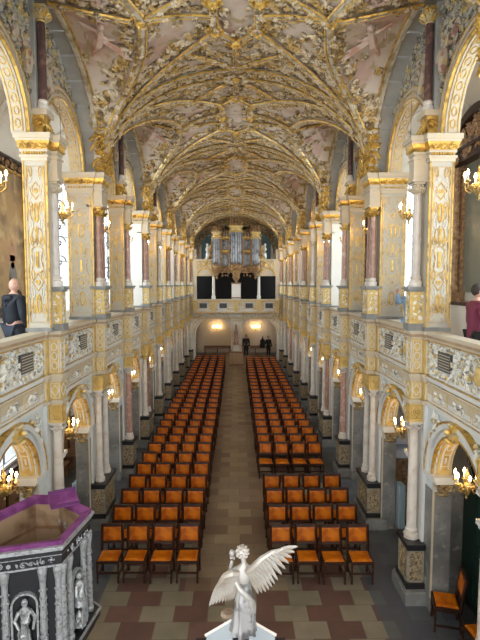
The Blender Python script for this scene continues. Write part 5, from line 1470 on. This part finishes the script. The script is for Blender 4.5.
def wing(bone, tips, n, wd):
    """bone: arm polyline of the wing; tips: matching polyline of feather ends"""
    m = MB(); m.tube(bone, [.026, .03, .024, .014, .006][:len(bone)], 8)
    def lerp(P, t_):
        q = t_*(len(P)-1); i = min(int(q), len(P)-2); a, b = Vector(P[i]), Vector(P[i+1]); return a+(b-a)*(q-i)
    for layer, (f0, k, dy, cnt) in enumerate(((1.0, 1.0, .0, n), (.62, .9, -.008, n), (.36, .8, -.014, n+2))):
        for i in range(cnt):
            t_ = .06+.94*i/(cnt-1); a = lerp(bone, t_); b = lerp(tips, t_); a = Vector((a.x, a.y+dy, a.z))
            b = Vector((b.x, b.y+dy, b.z)); feather(m, a, b-a, (0, -1, 0), (b-a).length*f0, wd*k)
    return m
wing([(.035, -.03, .46), (.075, -.05, .50), (.13, -.06, .57), (.20, -.05, .615), (.26, -.04, .63)],
     [(.09, -.04, .30), (.17, -.05, .33), (.23, -.06, .40), (.31, -.05, .52), (.375, -.03, .635)], 13, .034).build('raised_wing', M('warm_silver_wing', (.39, .36, .32), .4, .25, mix=[(7, (.30, .25, .20), .45, .66)]), an, smooth=True)
wing([(-.03, -.03, .45), (-.07, -.05, .465), (-.115, -.055, .45), (-.15, -.05, .41)],
     [(-.055, -.04, .27), (-.10, -.05, .26), (-.16, -.05, .25), (-.225, -.04, .22)], 9, .034).build('lowered_wing', MATS['warm_silver_wing'], an, smooth=True)
m = MB()
for i, (dx, L) in enumerate(((-.010, .018), (-.004, .024), (.002, .026), (.008, .022))): m.tube([(-.07+dx, .055, .505), (-.07+dx*1.3, .06, .505+L*.6), (-.07+dx*1.2, .066, .505+L)], .0035, 5)
m.tube([(-.056, .055, .50), (-.05, .062, .515)], .004, 5); m.ball((-.07, .06, .545), .022, 10, (1, 1, 1.2)); m.build('raised_hand_with_orb', PEWTER, an, smooth=True)

# ------------------------------------------------------------------ people
def person(name, label, loc, rz, h, top, bot, hair, arms=None, coat=False, lean=0, held=None):
    """h = height; facing local -y.  arms = two (elbow, wrist) pairs in units of height"""
    t = thing(name, label, 'person', loc, rz)
    S = lambda p: (p[0]*h, p[1]*h, p[2]*h)
    arms = arms or (((-.135, 0, .62), (-.14, -.05, .49)), ((.135, 0, .62), (.14, -.05, .49)))
    J = [(0, 0, .52), (0, .005, .62), (0, .01, .73), (0, .008, .815), (0, -.002, .86), (0, -.01, .89),
         (-.105, .005, .80), arms[0][0], arms[0][1], (.105, .005, .80), arms[1][0], arms[1][1],
         (-.055, 0, .49), (-.06, -.01, .28), (-.06, .01, .06), (-.062, -.06, .025), (.055, 0, .49), (.062, -.01, .28), (.062, .01, .06), (.064, -.06, .025)]
    Ed = [(0, 1), (1, 2), (2, 3), (3, 4), (4, 5), (3, 6), (6, 7), (7, 8), (3, 9), (9, 10), (10, 11), (0, 12), (12, 13), (13, 14), (14, 15), (0, 16), (16, 17), (17, 18), (18, 19)]
    R_ = [.075, .068, .08, .05, .03, .032, .036, .027, .019, .036, .027, .019, .052, .036, .024, .022, .052, .036, .024, .022]
    bd = skin_body('body', [S(p) for p in J], Ed, [r*h for r in R_], SKIN, t)
    # head
    m = MB(); m.ball(S((0, -.008, .935)), .060*h, 16, (.80, .92, 1.12)); m.ball(S((0, -.066, .93)), .011*h, 8, (.8, 1, 1.3))
    for sx in (-1, 1): m.ball(S((sx*.049, 0, .93)), .013*h, 8, (.5, .8, 1.3))
    m.tube([S((-.018, -.058, .905)), S((.018, -.058, .905))], .004*h, 5); m.build('head', SKIN, t, smooth=True)
    m = MB()
    for sx in (-1, 1): m.ball(S((sx*.02, -.06, .942)), .006*h, 6)
    m.build('eyes', BLK, t)
    if hair: m = MB(); m.ball(S((0, .008, .95)), .062*h, 14, (.85, .95, 1.05)); m.build('hair', hair, t, smooth=True)
    # clothes follow the limbs
    k = 1.22
    Jc = [S(p) for p in (J[0], J[1], J[2], J[3], J[6], J[7], J[8], J[9], J[10], J[11])]+[S((0, .004, .848))]; 
    Ec = [(0, 1), (1, 2), (2, 3), (3, 4), (4, 5), (5, 6), (3, 7), (7, 8), (8, 9), (3, 10)]
    Rc = [.092, .083, .095, .070, .050, .038, .030, .050, .038, .030, .040]
    if coat: Jc.append(S((0, 0, .38))); Ec.append((0, 11)); Rc.append(.105)
    skin_body('jacket', Jc, Ec, [r*h for r in Rc], top, t)
    Jt = [S(p) for p in (J[0], J[12], J[13], J[14], J[16], J[17], J[18])]; skin_body('trousers', Jt, [(0, 1), (1, 2), (2, 3), (0, 4), (4, 5), (5, 6)], [r*h for r in (.085, .062, .046, .036, .062, .046, .036)], bot, t)
    m = MB()
    for sx in (-1, 1): m.ball(S((sx*.063, -.03, .022)), .03*h, 10, (.9, 1.9, .75))
    m.build('shoes', BLK, t, smooth=True)
    for (el, wr) in arms:      # palm, four fingers and thumb
        d = (Vector(wr)-Vector(el)).normalized(); sx = 1 if wr[0] > 0 else -1; w0 = Vector(S(wr)); side = d.cross(Vector((0, 1, 0)))
        if side.length < .2: side = d.cross(Vector((1, 0, 0)))
        side.normalize(); nn = d.cross(side); m = MB()
        m.tube([w0, w0+d*.025*h, w0+d*.05*h], [.014*h, .02*h, .019*h], 8)
        for q, L in zip((-1.5, -.5, .5, 1.5), (.036, .042, .045, .038)):
            b0 = w0+d*.048*h+side*q*.0095*h; m.tube([b0, b0+d*L*h*.5+nn*.004*h, b0+d*L*h*.85+nn*.014*h], [.0055*h, .005*h, .004*h], 6)
        b0 = w0+d*.015*h+side*.016*h; m.tube([b0, b0+d*.018*h+side*.014*h, b0+d*.036*h+side*.017*h], [.0065*h, .006*h, .0045*h], 6)
        m.build('hand', SKIN, t, smooth=True)
    return t
man = person('person', 'bald person in a dark hooded jacket seen from behind, left gallery', (-4.12, 9.12, ZG), PI-.5, 1.85, NAVY, M('dark_jeans', (.03, .04, .06), .8), None,
       (((-.15, .02, .63), (-.15, -.06, .50)), ((.15, 0, .63), (.13, -.02, .50))))
m = MB(); m.tube([(-.12, .08, 1.45), (-.09, .14, 1.50), (0, .17, 1.49), (.09, .14, 1.50), (.12, .08, 1.45)], [.03, .05, .06, .05, .03], 8); m.tube([(-.1, .12, 1.47), (0, .16, 1.36), (.1, .12, 1.47)], [.02, .035, .02], 6); m.build('hood', NAVY, man, smooth=True)
person('person', 'person in dark clothes half hidden behind the first left pier', (-4.33, 9.75, ZG), PI+.4, 1.62, NAVY, NAVY, HAIR)
person('person', 'person in a maroon coat at the right edge, right gallery', (4.10, 8.3, ZG), PI/2, 1.74, MAROON, BLK, HAIR, (((-.15, 0, .63), (-.15, -.05, .50)), ((.15, 0, .63), (.15, -.05, .50))), True)
person('person', 'person in pale blue denim raising an arm, between right gallery piers', (3.98, 11.15, ZG), -.6, 1.74, BLUEC, BLUEC, HAIR,
       (((-.15, -.06, .76), (-.13, -.13, .88)), ((.14, 0, .63), (.15, -.05, .5))))
person('person', 'person in black standing under the far right arch beside the pillar', (.80, 39.3, 0), 0, 1.82, BLK, BLK, HAIR)
p = person('person', 'person in black carrying a large case under the far right arch', (2.6, 39.3, 0), .5, 1.72, BLK, BLK, HAIR, (((-.15, 0, .66), (-.22, -.08, .60)), ((.14, 0, .63), (.15, -.05, .5))), True)
t = thing('instrument_case', 'large black instrument case carried by the person at far right', 'case', (2.12, 39.1, .75), .3)
MB().lathe(0, 0, [(.05, 0), (.22, .08), (.27, .25), (.2, .42), (.22, .58), (.16, .7), (.06, .78), (.05, .95)], 14, squash=.45).build('shell', BLK, t, smooth=True)
MB().tube([(.2, 0, .35), (.28, 0, .45), (.2, 0, .55)], .015, 6).build('handle', WOODD, t)
